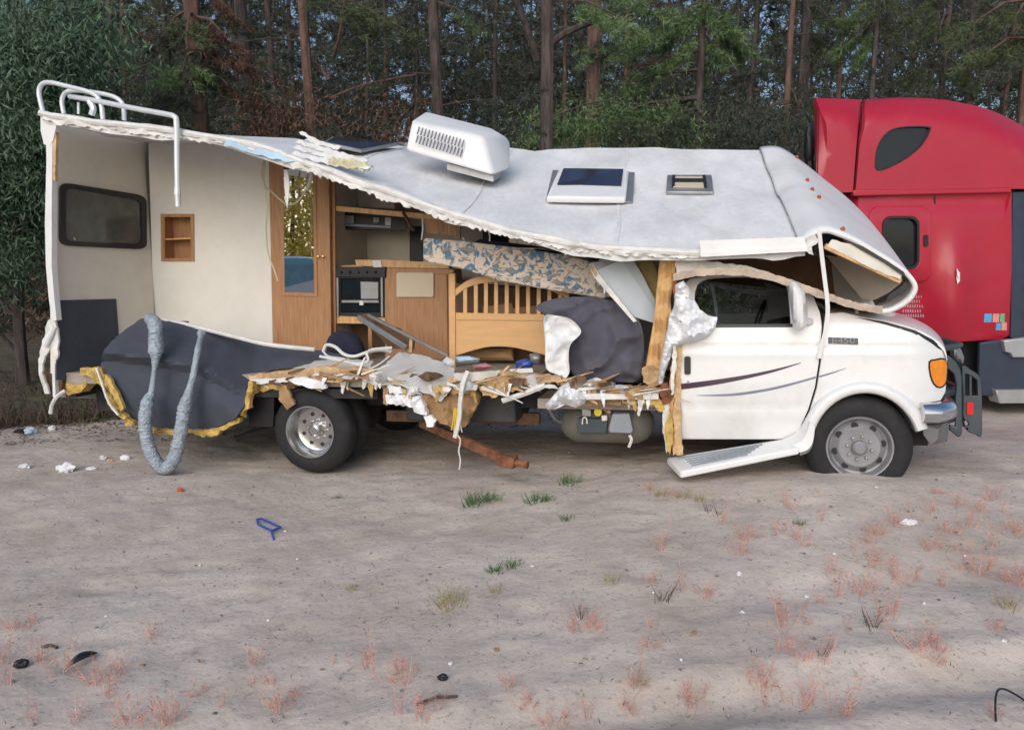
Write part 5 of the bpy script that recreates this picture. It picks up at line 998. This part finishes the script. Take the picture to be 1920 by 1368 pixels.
# kitchen floor litter
mb = MB(); mb.puff(smooth([(612, 650), (616, 632), (632, 620), (655, 620), (674, 632), (684, 655), (682, 672), (620, 672)], 2, True), 1.25, .15, grid=6, crease=.05); mb.build('navy_bag', navy, None, 'dark navy bag stuffed in the opening under the oven', 'bag', smooth_=70)
br = thing('broken_bracket', 'rusty broken bed bracket lying aslant in front of the kitchen', 'bracket', RV, (RV.P(760, 660, .6).x, .6, .87))
mb = MB(); mb.bar(RV.P(672, 594, .75), RV.P(762, 652, .55), .03, .05); mb.build('bracket_arm', galv, br, bevel=.004)
mb = MB(); mb.sheet([(676, 590), (690, 588), (775, 632), (775, 655), (735, 655), (700, 622)], .80, .03, 10, jit=1.5); mb.build('bracket_plate', rustw, br)
mb = MB(); mb.bar(RV.P(690, 590, .7), RV.P(840, 668, .45), .025, .025); mb.build('bracket_rod', galv, br, bevel=.004)
mb = MB(); mb.bar(RV.P(772, 632, .6), RV.P(770, 660, .6), .03, .03); mb.build('bracket_foot', splint, br)
rp = thing('white_rope', 'loose coil of white rope and cord on the torn floor', 'rope', RV, (RV.P(670, 680, .3).x, .3, .86))
for k, l in enumerate([[(606, 660, .45), (612, 647, .45), (628, 650, .4), (645, 664, .35), (665, 668, .35), (690, 660, .4), (715, 656, .45), (735, 660, .45)], [(600, 668, .3), (640, 676, .25), (672, 682, .2), (690, 676, .25), (688, 662, .3), (700, 655, .35), (735, 652, .4)], [(606, 658, .4), (616, 668, .35), (650, 674, .3), (690, 690, .12), (712, 682, .18), (730, 668, .3)]]):
    mb = MB(); mb.tube([Vector(p) for p in smooth([tuple(q) for q in pp(l)], 5)], .016-.003*k, 6); mb.build('strand', wirew, rp)
ds('floor_scrap', M('pale_lino', (.52, .50, .47), .7, var=.12, dirt=.4), [(596, 676), (650, 672), (700, 678), (690, 694), (640, 698), (560, 700), (540, 694)], lambda x, y: .06+.008*(700-y), .015, 1.5, .03, 9, seed=60)
for nm, mt, q, vv, lab, ct__ in [('plastic_box', ltblue, [(852, 668), (880, 667), (900, 672), (898, 680), (856, 682)], .35, 'pale blue plastic box lid under the cot end', 'box'), ('blue_cloth', bluep, [(966, 678), (985, 672), (1000, 678), (998, 688), (968, 690)], .3, 'bright blue cloth lying under the cot end', 'cloth'), ('pink_cloth', pink, [(886, 684), (910, 680), (926, 688), (905, 694), (888, 693)], .2, 'faded pink cloth on the torn floor edge', 'cloth'), ('paper_scrap', cloth, [(955, 692), (998, 690), (1000, 698), (956, 700)], .1, 'white paper strip lying below the bright blue cloth', 'paper'), ('cardboard_box', cardb, [(882, 656), (962, 652), (964, 676), (884, 676)], .95, 'brown cardboard box lying behind the cot end', 'box'), ('glove', galv, [(992, 664), (1006, 660), (1016, 668), (1012, 684), (996, 682)], .3, 'small grey crumpled rag beside the white towel', 'rag'), ('rag', cloth, [(826, 680), (838, 668), (852, 676), (850, 690), (836, 692)], .25, 'small white rag between the vinyl flap and the pale blue box', 'rag')]:
    mb = MB(); mb.puff(q, vv, .05, .06, 5, crease=.03, cs=4); mb.build(nm, mt, None, lab, ct__, smooth_=60)
# flexible duct hanging in a U
mb = MB(); L1 = smooth([(282, 598, .0), (290, 606, -.2), (292, 630, -.24), (292, 664, -.26), (290, 690, -.27), (284, 735, -.28), (277, 752, -.29), (272, 790, -.3), (277, 830, -.3), (290, 862, -.3), (308, 877, -.3), (325, 862, -.3), (337, 820, -.3), (345, 770, -.29), (352, 742, -.28), (362, 705, -.26), (370, 660, -.2), (378, 625, .05)], 26)
rt = [(598, .05), (606, .056), (660, .060), (672, .036), (690, .020), (735, .026), (744, .04), (756, .054), (860, .056)]
pts = []; rs = []
for k, (x, y, v) in enumerate(L1):
    left = k < 270; rr = lerp(rt, y) if left else lerp([(620, .045), (632, .024), (725, .028), (742, .04), (758, .053), (860, .056)], y)
    pts.append(RV.P(x, y, v)); rs.append(rr*(1+.022*math.sin(k*1.45)+.06*noise.noise(Vector((k*.9, 7, 0)))+.12*noise.noise(Vector((k*.13, 3, 0)))))
mb.tube(pts, rs, 18, jit=.085); mb.build('flexible_duct', hosem, None, 'silver-blue flexible duct hanging in a U over the torn skin', 'duct', smooth_=38)
# rusty drawbar fallen under the floor
g_ = G(960, 868); dbp = [RV.P(790, 792, .45), RV.P(860, 824, .1), RV.P(945, 860, -.25)]
rb_ = thing('rusty_drawbar', 'rusty iron bar slanting from under the floor down to the sand', 'bar', RV, RV.P(955, 868, -.27))
mb = MB(); mb.bar(dbp[0], dbp[2], .05, .075); mb.build('shaft', rust, rb_, bevel=.006)
mb = MB(); e = dbp[2]; mb.bar(e+Vector((-.04, 0, .0)), e+Vector((.10, -.02, -.02)), .10, .09); mb.build('coupling', rust, rb_, bevel=.01)
mb = MB(); mb.tube([e+Vector((.08, -.02, -.02)), e+Vector((.2, -.04, -.03))], .03, 8); mb.build('pin', rust, rb_)

# ================================================================== RED LORRY TRACTOR
tk = thing('semi_truck', 'red semi truck cab with tall sleeper parked behind the motorhome', 'truck', TK, (2.2, 1.2, 0))
def ts(name, mat, q, v, th, par=tk, grid=30, bevel=0.0, bseg=3, holes=(), crease=0.0, sm=40):
    mb = MB(TK); mb.sheet(q, v, th, grid, holes=holes, crease=crease, cs=20); return mb.build(name, mat, par, bevel=bevel, bseg=bseg, smooth_=sm)
def roundv(x, y):
    ytop = lerp([(1520, 184), (1620, 187), (1700, 183), (1780, 189), (1850, 204), (1920, 238), (2000, 300), (2080, 372)], x); d = (y-ytop)
    return .30*max(0, 1-d/55)**2.2
ts('fairing_panel', red, [(1529, 184), (1615, 187), (1606, 270), (1599, 360), (1533, 363)], roundv, .05, grid=14)
ROOF = smooth([(1621, 187), (1660, 184), (1700, 183), (1740, 185), (1780, 189), (1850, 204), (1920, 238), (2000, 300), (2080, 372)], 3)+[(2080, 380), (1940, 354), (1898, 354), (1760, 356), (1604, 362), (1612, 270)]
TD = smooth([(1643, 312), (1646, 280), (1658, 256), (1676, 243), (1700, 239), (1738, 239), (1742, 246), (1728, 272), (1700, 296), (1668, 313), (1652, 318)], 2, True)
rf = ts('sleeper_roof', red, ROOF, roundv, .05, grid=12, holes=[TD])
ts('roof_window', glass, [(x+(x-1690)*.04, y+(y-276)*.04) for x, y in TD], .03, .02, rf)
ts('sleeper_core', black, [(1645, 215), (1760, 215), (1850, 215), (1930, 255), (1990, 300), (2060, 372), (1900, 380), (1898, 640), (1660, 640), (1660, 380)], .45, 1.9)
ts('far_side', red, [(1600, 240), (1760, 235), (1860, 270), (1960, 372), (1870, 610), (1620, 600)], 2.36, .05)
def lowv(x, y):
    b = .06*max(0, 1-abs(y-375)/30)
    b += -.10*math.exp(-((x-1795)/28)**2)*sst(400, 520, y) + .16*sst(1770, 1700, x)*sst(500, 560, y)
    b += .20*sst(1612, 1580, x) + .10*max(0, (y-560)/75)**2
    return b
LOW = [(1582, 366), (1605, 363), (1760, 360), (1897, 358), (1897, 500), (1892, 628), (1880, 636), (1800, 640), (1640, 640), (1590, 620)]
lw = ts('sleeper_side', red, LOW, lowv, .05, grid=11, holes=[rrect(1659, 410, 1720, 500, 14)])
ts('body_moulding', red, [(1600, 356), (1760, 354), (1897, 351), (1897, 361), (1760, 364), (1600, 368)], -.02, .08, lw, 30, .015)
ts('roof_window_seal', black, [(x+(x-1690)*.06, y+(y-276)*.06) for x, y in TD], -.004, .02, rf, 12, 0, 2, [TD])
ts('side_window_seal', black, rrect(1655, 406, 1724, 504, 15), lambda x, y: lowv(x, y)-.03, .03, lw, 14, 0, 2, [rrect(1659, 410, 1720, 500, 13)])
ts('panel_seam', black, [(1752, 366), (1754.5, 366), (1756, 620), (1753.5, 620)], lambda x, y: lowv(x, y)-.002, .004, lw, 12)
ts('door_latch', black, rrect(1733, 440, 1741, 462, 3), lambda x, y: lowv(x, y)-.04, .03, lw, 20)
ts('luggage_door', red, rrect(1631, 386, 1746, 528, 18), lambda x, y: lowv(x, y)-.02, .03, lw, 14, .01, 2, [rrect(1655, 406, 1724, 504, 16)])
ts('side_window', glass, rrect(1652, 402, 1727, 508, 14), lambda x, y: lowv(x, y)+.015, .02, lw, 30)
mb = MB(TK); mb.puff([(1794, 503), (1800, 512), (1800, 526), (1795, 533), (1793, 518)], -.12, .02, grid=4); mb.build('chipped_paint', cloth, lw)
for q, mt in [([(1846, 588), (1860, 588), (1859, 604), (1845, 604)], bluest), ([(1862, 588), (1874, 588), (1873, 604), (1861, 604)], redst), ([(1876, 588), (1884, 588), (1883, 604), (1875, 604)], grnst), ([(1868, 606), (1877, 606), (1876, 619), (1867, 619)], bluest), ([(1878, 604), (1888, 604), (1888, 619), (1877, 619)], redst)]:
    ts('sticker', mt, q, lambda x, y: lowv(x, y)-.004, .003, lw, 30)
mb = MB(TK)
for r_ in range(5):
    for k in range(9-r_ % 2):
        x = 1690+k*4.6+r_*.8; y = 553+r_*9; mb.sheet([(x, y), (x+2.4, y), (x+2.4, y+5.5), (x, y+5.5)], lowv(x, y)-.004, .003, 30)
mb.build('faded_lettering', pale, lw, kind='stuff')
# cab ahead of the sleeper, running past the frame
ts('cab_door_pillar', tgrey, [(1899, 360), (1925, 360), (1925, 640), (1895, 632)], .06, .05, grid=60)
ts('cab_side', red, [(1926, 380), (2078, 380), (2110, 520), (2112, 640), (1926, 642)], .02, .06, grid=40, bevel=.02, holes=[rquad([(1945, 395), (2066, 398), (2088, 505), (1945, 505)], .1)])
ts('cab_glass', glass, [(1940, 390), (2070, 392), (2094, 510), (1940, 510)], .06, .02, grid=60)
ts('cab_block', black, [(1926, 400), (2070, 400), (2100, 520), (2104, 720), (1926, 720)], .3, 1.8, grid=80)
ts('hood_side', red, [(2112, 520), (2300, 540), (2350, 580), (2360, 690), (2310, 700), (2290, 650), (2240, 630), (2190, 650), (2170, 700), (2113, 700)], .08, 1.9, grid=50, bevel=.06)
ts('chassis_gap', black, [(1600, 630), (1845, 630), (1845, 742), (1600, 742)], .55, 1.2, grid=80)
ts('side_fairing', tgrey, smooth([(1838, 642), (1880, 636), (1960, 634), (2100, 634), (2100, 745), (1960, 745), (1842, 742), (1836, 700)], 1), .0, .06, grid=30, bevel=.02)
ts('side_fairing_trim', black, [(1790, 640), (1838, 640), (1836, 740), (1800, 740)], .25, .05)
ts('step_box', silver, [(1882, 638), (1930, 632), (2090, 632), (2090, 672), (1900, 670), (1896, 662), (1886, 660)], -.06, .10, grid=40, bevel=.012)
ts('lower_step', silver, [(1867, 731), (2090, 729), (2090, 754), (1874, 756)], -.08, .2, grid=40, bevel=.012)
for x, vv in ((2240, .1), (1640, .2)):
    mb = MB(TK); c = TK.P(x, 684, vv); mb.rev((c.x, vv, .5), [(.03, .29), (.0, .34), (.0, .44), (.05, .5), (.25, .5), (.3, .44), (.3, .3)], 36, caps=False); wl = mb.build('wheel', tyre, tk); mb = MB(TK); mb.rev((c.x, vv, .5), [(.03, .29), (.06, .28), (.12, .2), (.04, .12), (.0, .0)], 30, caps=False); mb.build('rim', steel, wl)
    mb = MB(TK); mb.rev((c.x, vv+1.7, .5), [(.03, .29), (.0, .34), (.0, .44), (.05, .5), (.25, .5), (.3, .44), (.3, .3)], 36, caps=False); mb.build('wheel', tyre, tk)
mb = MB(TK); mb.blob(TK.P(1518, 272, .8), (.07, .07, .28), .2, 2); mb.build('exhaust_stub', black, tk)
mb = MB(TK); mb.tube([TK.P(1518, 290, .8), TK.P(1522, 640, .8)], .05, 8); mb.build('exhaust_stack', black, tk)

# ================================================================== WHAT THE MIRROR SEES: a pale blue car and yellow trees across the lot
CF = Frame((-9.6, .3, -.02), (.70, -.71, 0), (.71, .70, 0))
car = thing('parked_van', 'pale blue van parked across the lot, seen in the wardrobe mirror', 'van', CF)
def prism(prof, v0, v1, n=1):
    m = MB(CF); k = len(prof); m.add([(a, v0, b) for a, b in prof]+[(a, v1, b) for a, b in prof], [tuple(range(k)), tuple(range(k, 2*k))[::-1]]+[(i, (i+1) % k, (i+1) % k+k, i+k) for i in range(k)]); return m
prism([(-2.3, .45), (2.3, .45), (2.35, .8), (2.2, 1.2), (1.5, 1.38), (.9, 2.02), (.3, 2.12), (-2.1, 2.12), (-2.3, 1.4)], -.95, .95).build('body', carb, car, bevel=.10, bseg=3)
prism([(-2.0, 1.95), (.5, 1.95), (1.2, 1.42), (-2.0, 1.4)], -.965, .965).build('side_glass', M('sky_reflection_glass', (.22, .42, .52), .2), car)  # sky reflection is put into the glass colour
prism([(.95, 2.0), (1.52, 1.40), (1.56, 1.42), (.99, 2.02)], -.8, .8).build('windscreen', glass, car)
prism([(.2, 2.125), (-1.8, 2.125), (-1.8, 2.15), (.2, 2.15)], -.7, .7).build('roof_box', plast, car)
prism([(1.55, 1.365), (2.15, 1.23), (2.17, 1.26), (1.57, 1.40)], -.7, .7).build('bonnet', plast, car)
prism([(-1.3, .95), (.9, .95), (1.25, 1.45), (.5, 1.62), (-.9, 1.28)], -.985, .985).build('white_side_panel', plast, car)
for u in (-1.5, 1.5):
    for v in (-.97, .75):
        mb = MB(CF); mb.rev((u, v, .36), [(.0, .0), (.0, .2), (-.01, .33), (.04, .36), (.2, .36), (.22, .3)], 24); mb.build('wheel', tyre, car)
for k, (x, y) in enumerate([(-13.5, -2.5), (-15.2, -5.6), (-17.5, -8.5), (-14.0, -9.5), (-19.5, -5.0)]):
    b = Vector((x, y, ground(x, y)-.05)); root = thing('autumn_tree', 'yellow-leaved autumn tree across the lot, seen in the wardrobe mirror', 'tree', WD, b, 'autumn trees behind the pale blue van')
    mb = MB(WD); trunk_mesh(mb, b, b+Vector((.2, .1, 6.5)), .12, .03, .2, k); mb.build('trunk', bark, root)
    d = unit(RNG.normal(size=(90, 3)))*RNG.uniform(.3, 1, (90, 1))**.5; C = np.array([0, 0, 4.0])+d*np.array([2.0, 2.0, 3.2])
    tri_mesh('crown', leaves(C, 44, .28, .16, .11), yleaf, root)

# ================================================================== PLANTS ON THE SAND
def weed_mesh(name, stems, h, spread, mat, side=10, sl=.035, sw=.004, lean=.5):
    V = []
    for i in range(stems):
        a = RNG.uniform(0, 2*math.pi); r = RNG.uniform(0, spread); b = np.array([math.cos(a)*r, math.sin(a)*r, -.01]); hh = h*RNG.uniform(.45, 1.0)
        tip = b+np.array([math.cos(a)*lean*hh*RNG.uniform(0, 1), math.sin(a)*lean*hh*RNG.uniform(0, 1), hh]); p = unit(np.cross(tip-b, RNG.normal(size=3)))*sw
        V += [b-p, b+p, tip]
        for k in range(side):
            t = RNG.uniform(.15, 1); c = b+(tip-b)*t; d = unit(RNG.normal(size=3)+np.array([0, 0, .8]))*sl*RNG.uniform(.5, 1.3); q = unit(np.cross(d, RNG.normal(size=3)))*sw*.6; V += [c-q, c+q, c+d]
    o = tri_mesh(name, np.array(V), mat); me = o.data; bpy.data.objects.remove(o); return me
RW = [weed_mesh('red_weed', n, h, sp, weedr, sd, sl, .0014, ln) for n, h, sp, sd, sl, ln in [(9, .2, .05, 12, .04, .5), (14, .15, .055, 12, .04, .7), (5, .24, .02, 14, .035, .3), (18, .11, .07, 12, .04, .9)]]
GW = [weed_mesh('grass_tuft', 46, .10, .10, weedg, 3, .04, .0035, .9), weed_mesh('grass_tuft', 30, .08, .07, weedg, 3, .04, .0035, .9)]
YW = [weed_mesh('yellow_grass', 34, .14, .08, weedy, 4, .03, .002, .7)]
BW = [weed_mesh('dry_stalks', 10, .17, .05, weedb, 3, .03, .0025, .6)]
def plant(me, px, py, sc, name, label, cat, group, loc=None):
    o = bpy.data.objects.new(name, me); COL.objects.link(o); p = loc or G(px, py); o.location = p; o.scale = (sc*1.1, sc*1.1, sc); o.rotation_euler = (0, 0, RNG.uniform(0, 6.28)); tag(o, label, cat, group); return o
WL = ['upright feathery red weed of several stems in the sand', 'bushy red weed clump spreading from one foot in the sand', 'tall thin red weed of a few straight stems in the sand', 'low mat-like red weed hugging the sand']
WGp = ['feathery red weeds', 'bushy red weeds', 'tall thin red weeds', 'low red weeds']
reds = [(1235, 1030), (1385, 1040), (1600, 1040), (1640, 1000), (1620, 1020), (1690, 1090), (1765, 1100), (1750, 1030), (1810, 985), (1830, 960), (1860, 1020), (1895, 1095), (1905, 1085), (1830, 1075), (1570, 1120), (1620, 1110), (1640, 1165), (1475, 1165), (1465, 1180), (1730, 1220), (1760, 1222), (1300, 1325), (1290, 1318), (1425, 1285), (1430, 1270), (1500, 1328), (1545, 1250), (1490, 1230), (1575, 1340), (1320, 1120), (1280, 1110), (1400, 1010), (1460, 1000), (1500, 1010), (1540, 980), (1680, 985), (1740, 960), (1790, 950), (1880, 960), (1905, 1000), (1350, 980), (1480, 950), (1700, 960), (1780, 1000), (1560, 1080), (5, 1240), (15, 1285), (40, 1180), (115, 1268), (80, 1245), (205, 1310), (195, 1275), (290, 1200), (480, 1240), (520, 1340), (530, 1325), (150, 1360), (300, 1362), (760, 1285), (745, 1270), (680, 1250), (800, 1345), (750, 1340), (1095, 1180), (1110, 1175), (1190, 1290), (1100, 1355), (1040, 1360), (330, 1350), (250, 1362), (60, 1350), (1640, 1060), (1665, 1150), (1860, 940), (1815, 1040)]
for k, (x, y) in enumerate(reds):
    plant(RW[k % 4], x, y, RNG.uniform(.7, 1.15), 'red_weed', WL[k % 4], 'weed', WGp[k % 4])
for k in range(34):
    x = RNG.uniform(1180, 1915) if k < 26 else RNG.uniform(0, 1150); y = RNG.uniform(915, 1362) if k < 26 else RNG.uniform(1200, 1362)
    plant(RW[k % 4], x, y, RNG.uniform(.35, .6), 'red_weed', 'tiny sparse red weed sprouting from the sand', 'weed', 'tiny red weeds on the sand')
for x, y, s_ in [(890, 945, 1.0), (915, 940, .9), (1005, 942, .8), (1025, 938, .7), (1068, 908, .9), (1060, 975, .6), (930, 1072, .7), (960, 1062, .7), (632, 935, .4), (1500, 985, .5)]:
    plant(GW[0 if s_ > .75 else 1], x, y, s_, 'grass_tuft', 'low fresh green grass tuft on the bare sand', 'grass tuft', 'green grass tufts on the sand')
for x, y, s_ in [(840, 1140, 1), (850, 1128, .8), (1150, 1095, .6), (930, 1110, .5), (1240, 930, .7), (1280, 935, .7), (1310, 940, .6), (1890, 1140, .7), (660, 1105, .4), (1200, 1290, .4)]:
    plant(YW[0], x, y, s_, 'yellow_grass', 'dry yellowish grass tuft on the bare sand', 'grass tuft', 'yellowish grass tufts on the sand')
for x, y, s_ in [(1240, 1128, 1), (1640, 1178, .9), (1330, 960, .7), (1350, 965, .6), (1090, 1160, .7), (1540, 1230, .6)]:
    plant(BW[0], x, y, s_, 'dry_stalks', 'small clump of dark dry stalks on the sand', 'weed', 'dark dry stalks on the sand')
# ================================================================== LITTER
def lit(name, mat, px, py, r, lab, cat, amp=.45, seed=1, sc=1.8, flat=1.0, group=None):
    p = G(px, py); mb = MB(WD); mb.blob(p+Vector((0, 0, r[2]*.6)), r, amp, 3, seed, sc); return mb.build(name, mat, None, lab, cat, group, smooth_=30)
lit('crumpled_bag', poly, 124, 884, (.075, .05, .05), 'crumpled white bag on the sand under the torn grey skin', 'bag', .5, 2)
lit('white_bottle', poly, 235, 862, (.05, .03, .03), 'small white plastic bottle lying near the hanging duct', 'bottle', .1, 3, .8)
lit('paper_scrap', cloth, 47, 878, (.05, .04, .025), 'torn white paper scrap near the dark green tree', 'paper', .6, 4)
lit('paper_scrap', cloth, 172, 880, (.05, .03, .015), 'flat white paper scrap between the bag and the bottle', 'paper', .5, 5)
lit('food_wrapper', redst, 207, 866, (.025, .02, .015), 'small red wrapper beside the white bottle', 'wrapper', .5, 6)
lit('wrapper', cloth, 194, 860, (.03, .025, .02), 'small white wrapper beside the red wrapper', 'wrapper', .6, 7)
lit('carton', cloth, 98, 806, (.045, .04, .03), 'small white carton at the edge of the wood', 'carton', .3, 8)
lit('blue_bag', ltblue, 56, 812, (.06, .05, .045), 'small pale blue bag at the edge of the wood', 'bag', .5, 9)
lit('black_bag', black, 38, 812, (.06, .05, .035), 'small black bag lying against the pale blue bag', 'bag', .5, 10)
lit('orange_scrap', orange, 338, 921, (.026, .02, .018), 'bright orange plastic scrap on the open sand', 'scrap', .4, 11)
lit('white_pipe_piece', poly, 1702, 984, (.045, .02, .018), 'bent white plastic piece among the red weeds', 'plastic', .7, 12)
lit('white_chip', cloth, 1386, 1080, (.014, .012, .012), 'small white chip among the red weeds', 'chip', .4, 13)
p0, p1 = G(128, 1254), G(182, 1230); mb = MB(WD); mb.tube([p0.lerp(p1, t)+Vector((0, 0, .012+.018*math.sin(math.pi*t))) for t in np.linspace(0, 1, 9)], [.004, .014, .02, .024, .026, .025, .022, .016, .006], 8, flat=.5); mb.build('rubber_strip', black, None, 'curved black rubber strip lying on the sand', 'rubber', smooth_=60)
lit('rubber_lump', black, 40, 1248, (.03, .025, .02), 'round black rubber lump at the foot of a red weed', 'rubber', .4, 14)
p0, p1 = G(78, 1217), G(108, 1218); mb = MB(WD); mb.tube([p0+Vector((0, 0, .008)), p0.lerp(p1, .5)+Vector((0, .01, .014)), p1+Vector((0, 0, .008))], .007, 6); mb.build('black_stick', black, None, 'thin black stick behind the rubber lump', 'stick')
p0, p1 = G(780, 1325), G(858, 1308); mb = MB(WD); mb.tube([p0+Vector((0, 0, .006)), p0.lerp(p1, .5)+Vector((0, 0, .02)), p1+Vector((0, 0, .006))], .006, 6); mb.build('dark_twig', weedb, None, 'straight dark twig on the sand by a red weed', 'twig')
lit('dark_chip', black, 830, 1274, (.022, .016, .014), 'square dark plastic chip above the dark twig', 'chip', .3, 15)
# blue bracket
bb = thing('blue_plastic_frame', 'bent bright blue plastic frame lying on the open sand', 'plastic', WD, G(503, 1000))
pts_ = [G(482, 980), G(484, 988), G(510, 1001), G(526, 995), G(520, 991), G(490, 978)]
for k, (i, j) in enumerate([(0, 1), (1, 2), (2, 3), (3, 5), (5, 0)]):
    mb = MB(WD); mb.tube([pts_[i]+Vector((0, 0, .02)), pts_[j]+Vector((0, 0, .02))], .008, 6); mb.build('bar', bluep, bb)
mb = MB(WD); mb.tube([G(508, 999)+Vector((0, 0, .02)), G(514, 1014)+Vector((0, 0, .004))], .007, 6); mb.build('leg', bluep, bb)
wl_ = [G(1866, 1362), G(1864, 1340), G(1870, 1324), G(1890, 1320), G(1925, 1326)]
mb = MB(WD); mb.tube([Vector(q)+Vector((0, 0, .012+.05*math.sin(math.pi*i/16))) for i, q in enumerate(smooth([tuple(q) for q in wl_], 4))], .004, 5); mb.build('black_wire', black, None, 'loop of thin black wire lying in the sand', 'wire')
for k in range(26):
    x, y = RNG.uniform(20, 1900), RNG.uniform(910, 1340); lit('sand_chip', cloth if k % 3 else weedb and cardb, x, y, (RNG.uniform(.006, .012),)*2+(.006,), 'tiny pale chip of debris on the sand' if k % 3 else 'tiny brown chip of debris on the sand', 'chip', .4, 40+k, group='tiny pale chips scattered on the sand' if k % 3 else 'tiny brown chips scattered on the sand')
# loose grit, needles and twigs nobody could count
m = 5200; x = RNG.uniform(-7.5, 7.5, m); y = RNG.uniform(1.9, 8.6, m); C = np.stack([x, y, [ground(a, b)+.006 for a, b in zip(x, y)]], 1)
D = unit(np.concatenate([RNG.normal(size=(m, 2)), RNG.normal(size=(m, 1))*.15], 1)); Lr = RNG.uniform(.008, .035, (m, 1)); Sd = unit(np.cross(D, np.array([0, 0, 1.0])))*.0022
o = tri_mesh('loose_twigs', np.stack([C-Sd, C+Sd, C+D*Lr+np.array([0, 0, .004])], 1).reshape(-1, 3), weedb, kind='stuff'); tag(o, 'scattered needles and bits of twig on the sand')
m = 7000; x = RNG.uniform(-8.5, 6, m); y = np.array([fedge(a) for a in x])-RNG.uniform(0, 1, m)**1.8*1.3; C = np.stack([x, y, [ground(a, b)+.008 for a, b in zip(x, y)]], 1)
D = unit(np.concatenate([RNG.normal(size=(m, 2)), RNG.normal(size=(m, 1))*.2], 1)); Lr = RNG.uniform(.03, .10, (m, 1)); Sd = unit(np.cross(D, np.array([0, 0, 1.0])))*RNG.uniform(.003, .014, (m, 1))
o = tri_mesh('edge_litter', np.stack([C-Sd, C+Sd, C+D*Lr+np.array([0, 0, .006])], 1).reshape(-1, 3), M('brown_needle_litter', (.16, .105, .07), .95, var=.3, island=.4), kind='stuff'); tag(o, 'brown needles and leaves drifted where the sand meets the wood')
MBs = MB(WD)
m = 700
for k in range(m):
    a, b = RNG.uniform(-6.5, 6.5), RNG.uniform(1.9, 7.5); r_ = RNG.uniform(.004, .012); MBs.blob((a, b, ground(a, b)+r_*.3), (r_, r_*.9, r_*.7), .3, 1, k)
o = MBs.build('pebbles', M('pebble', (.26, .235, .215), .9, var=.4, vs=3, island=.4), None, kind='stuff', base=(0, 4, 0)); tag(o, 'small pebbles scattered on the sand')
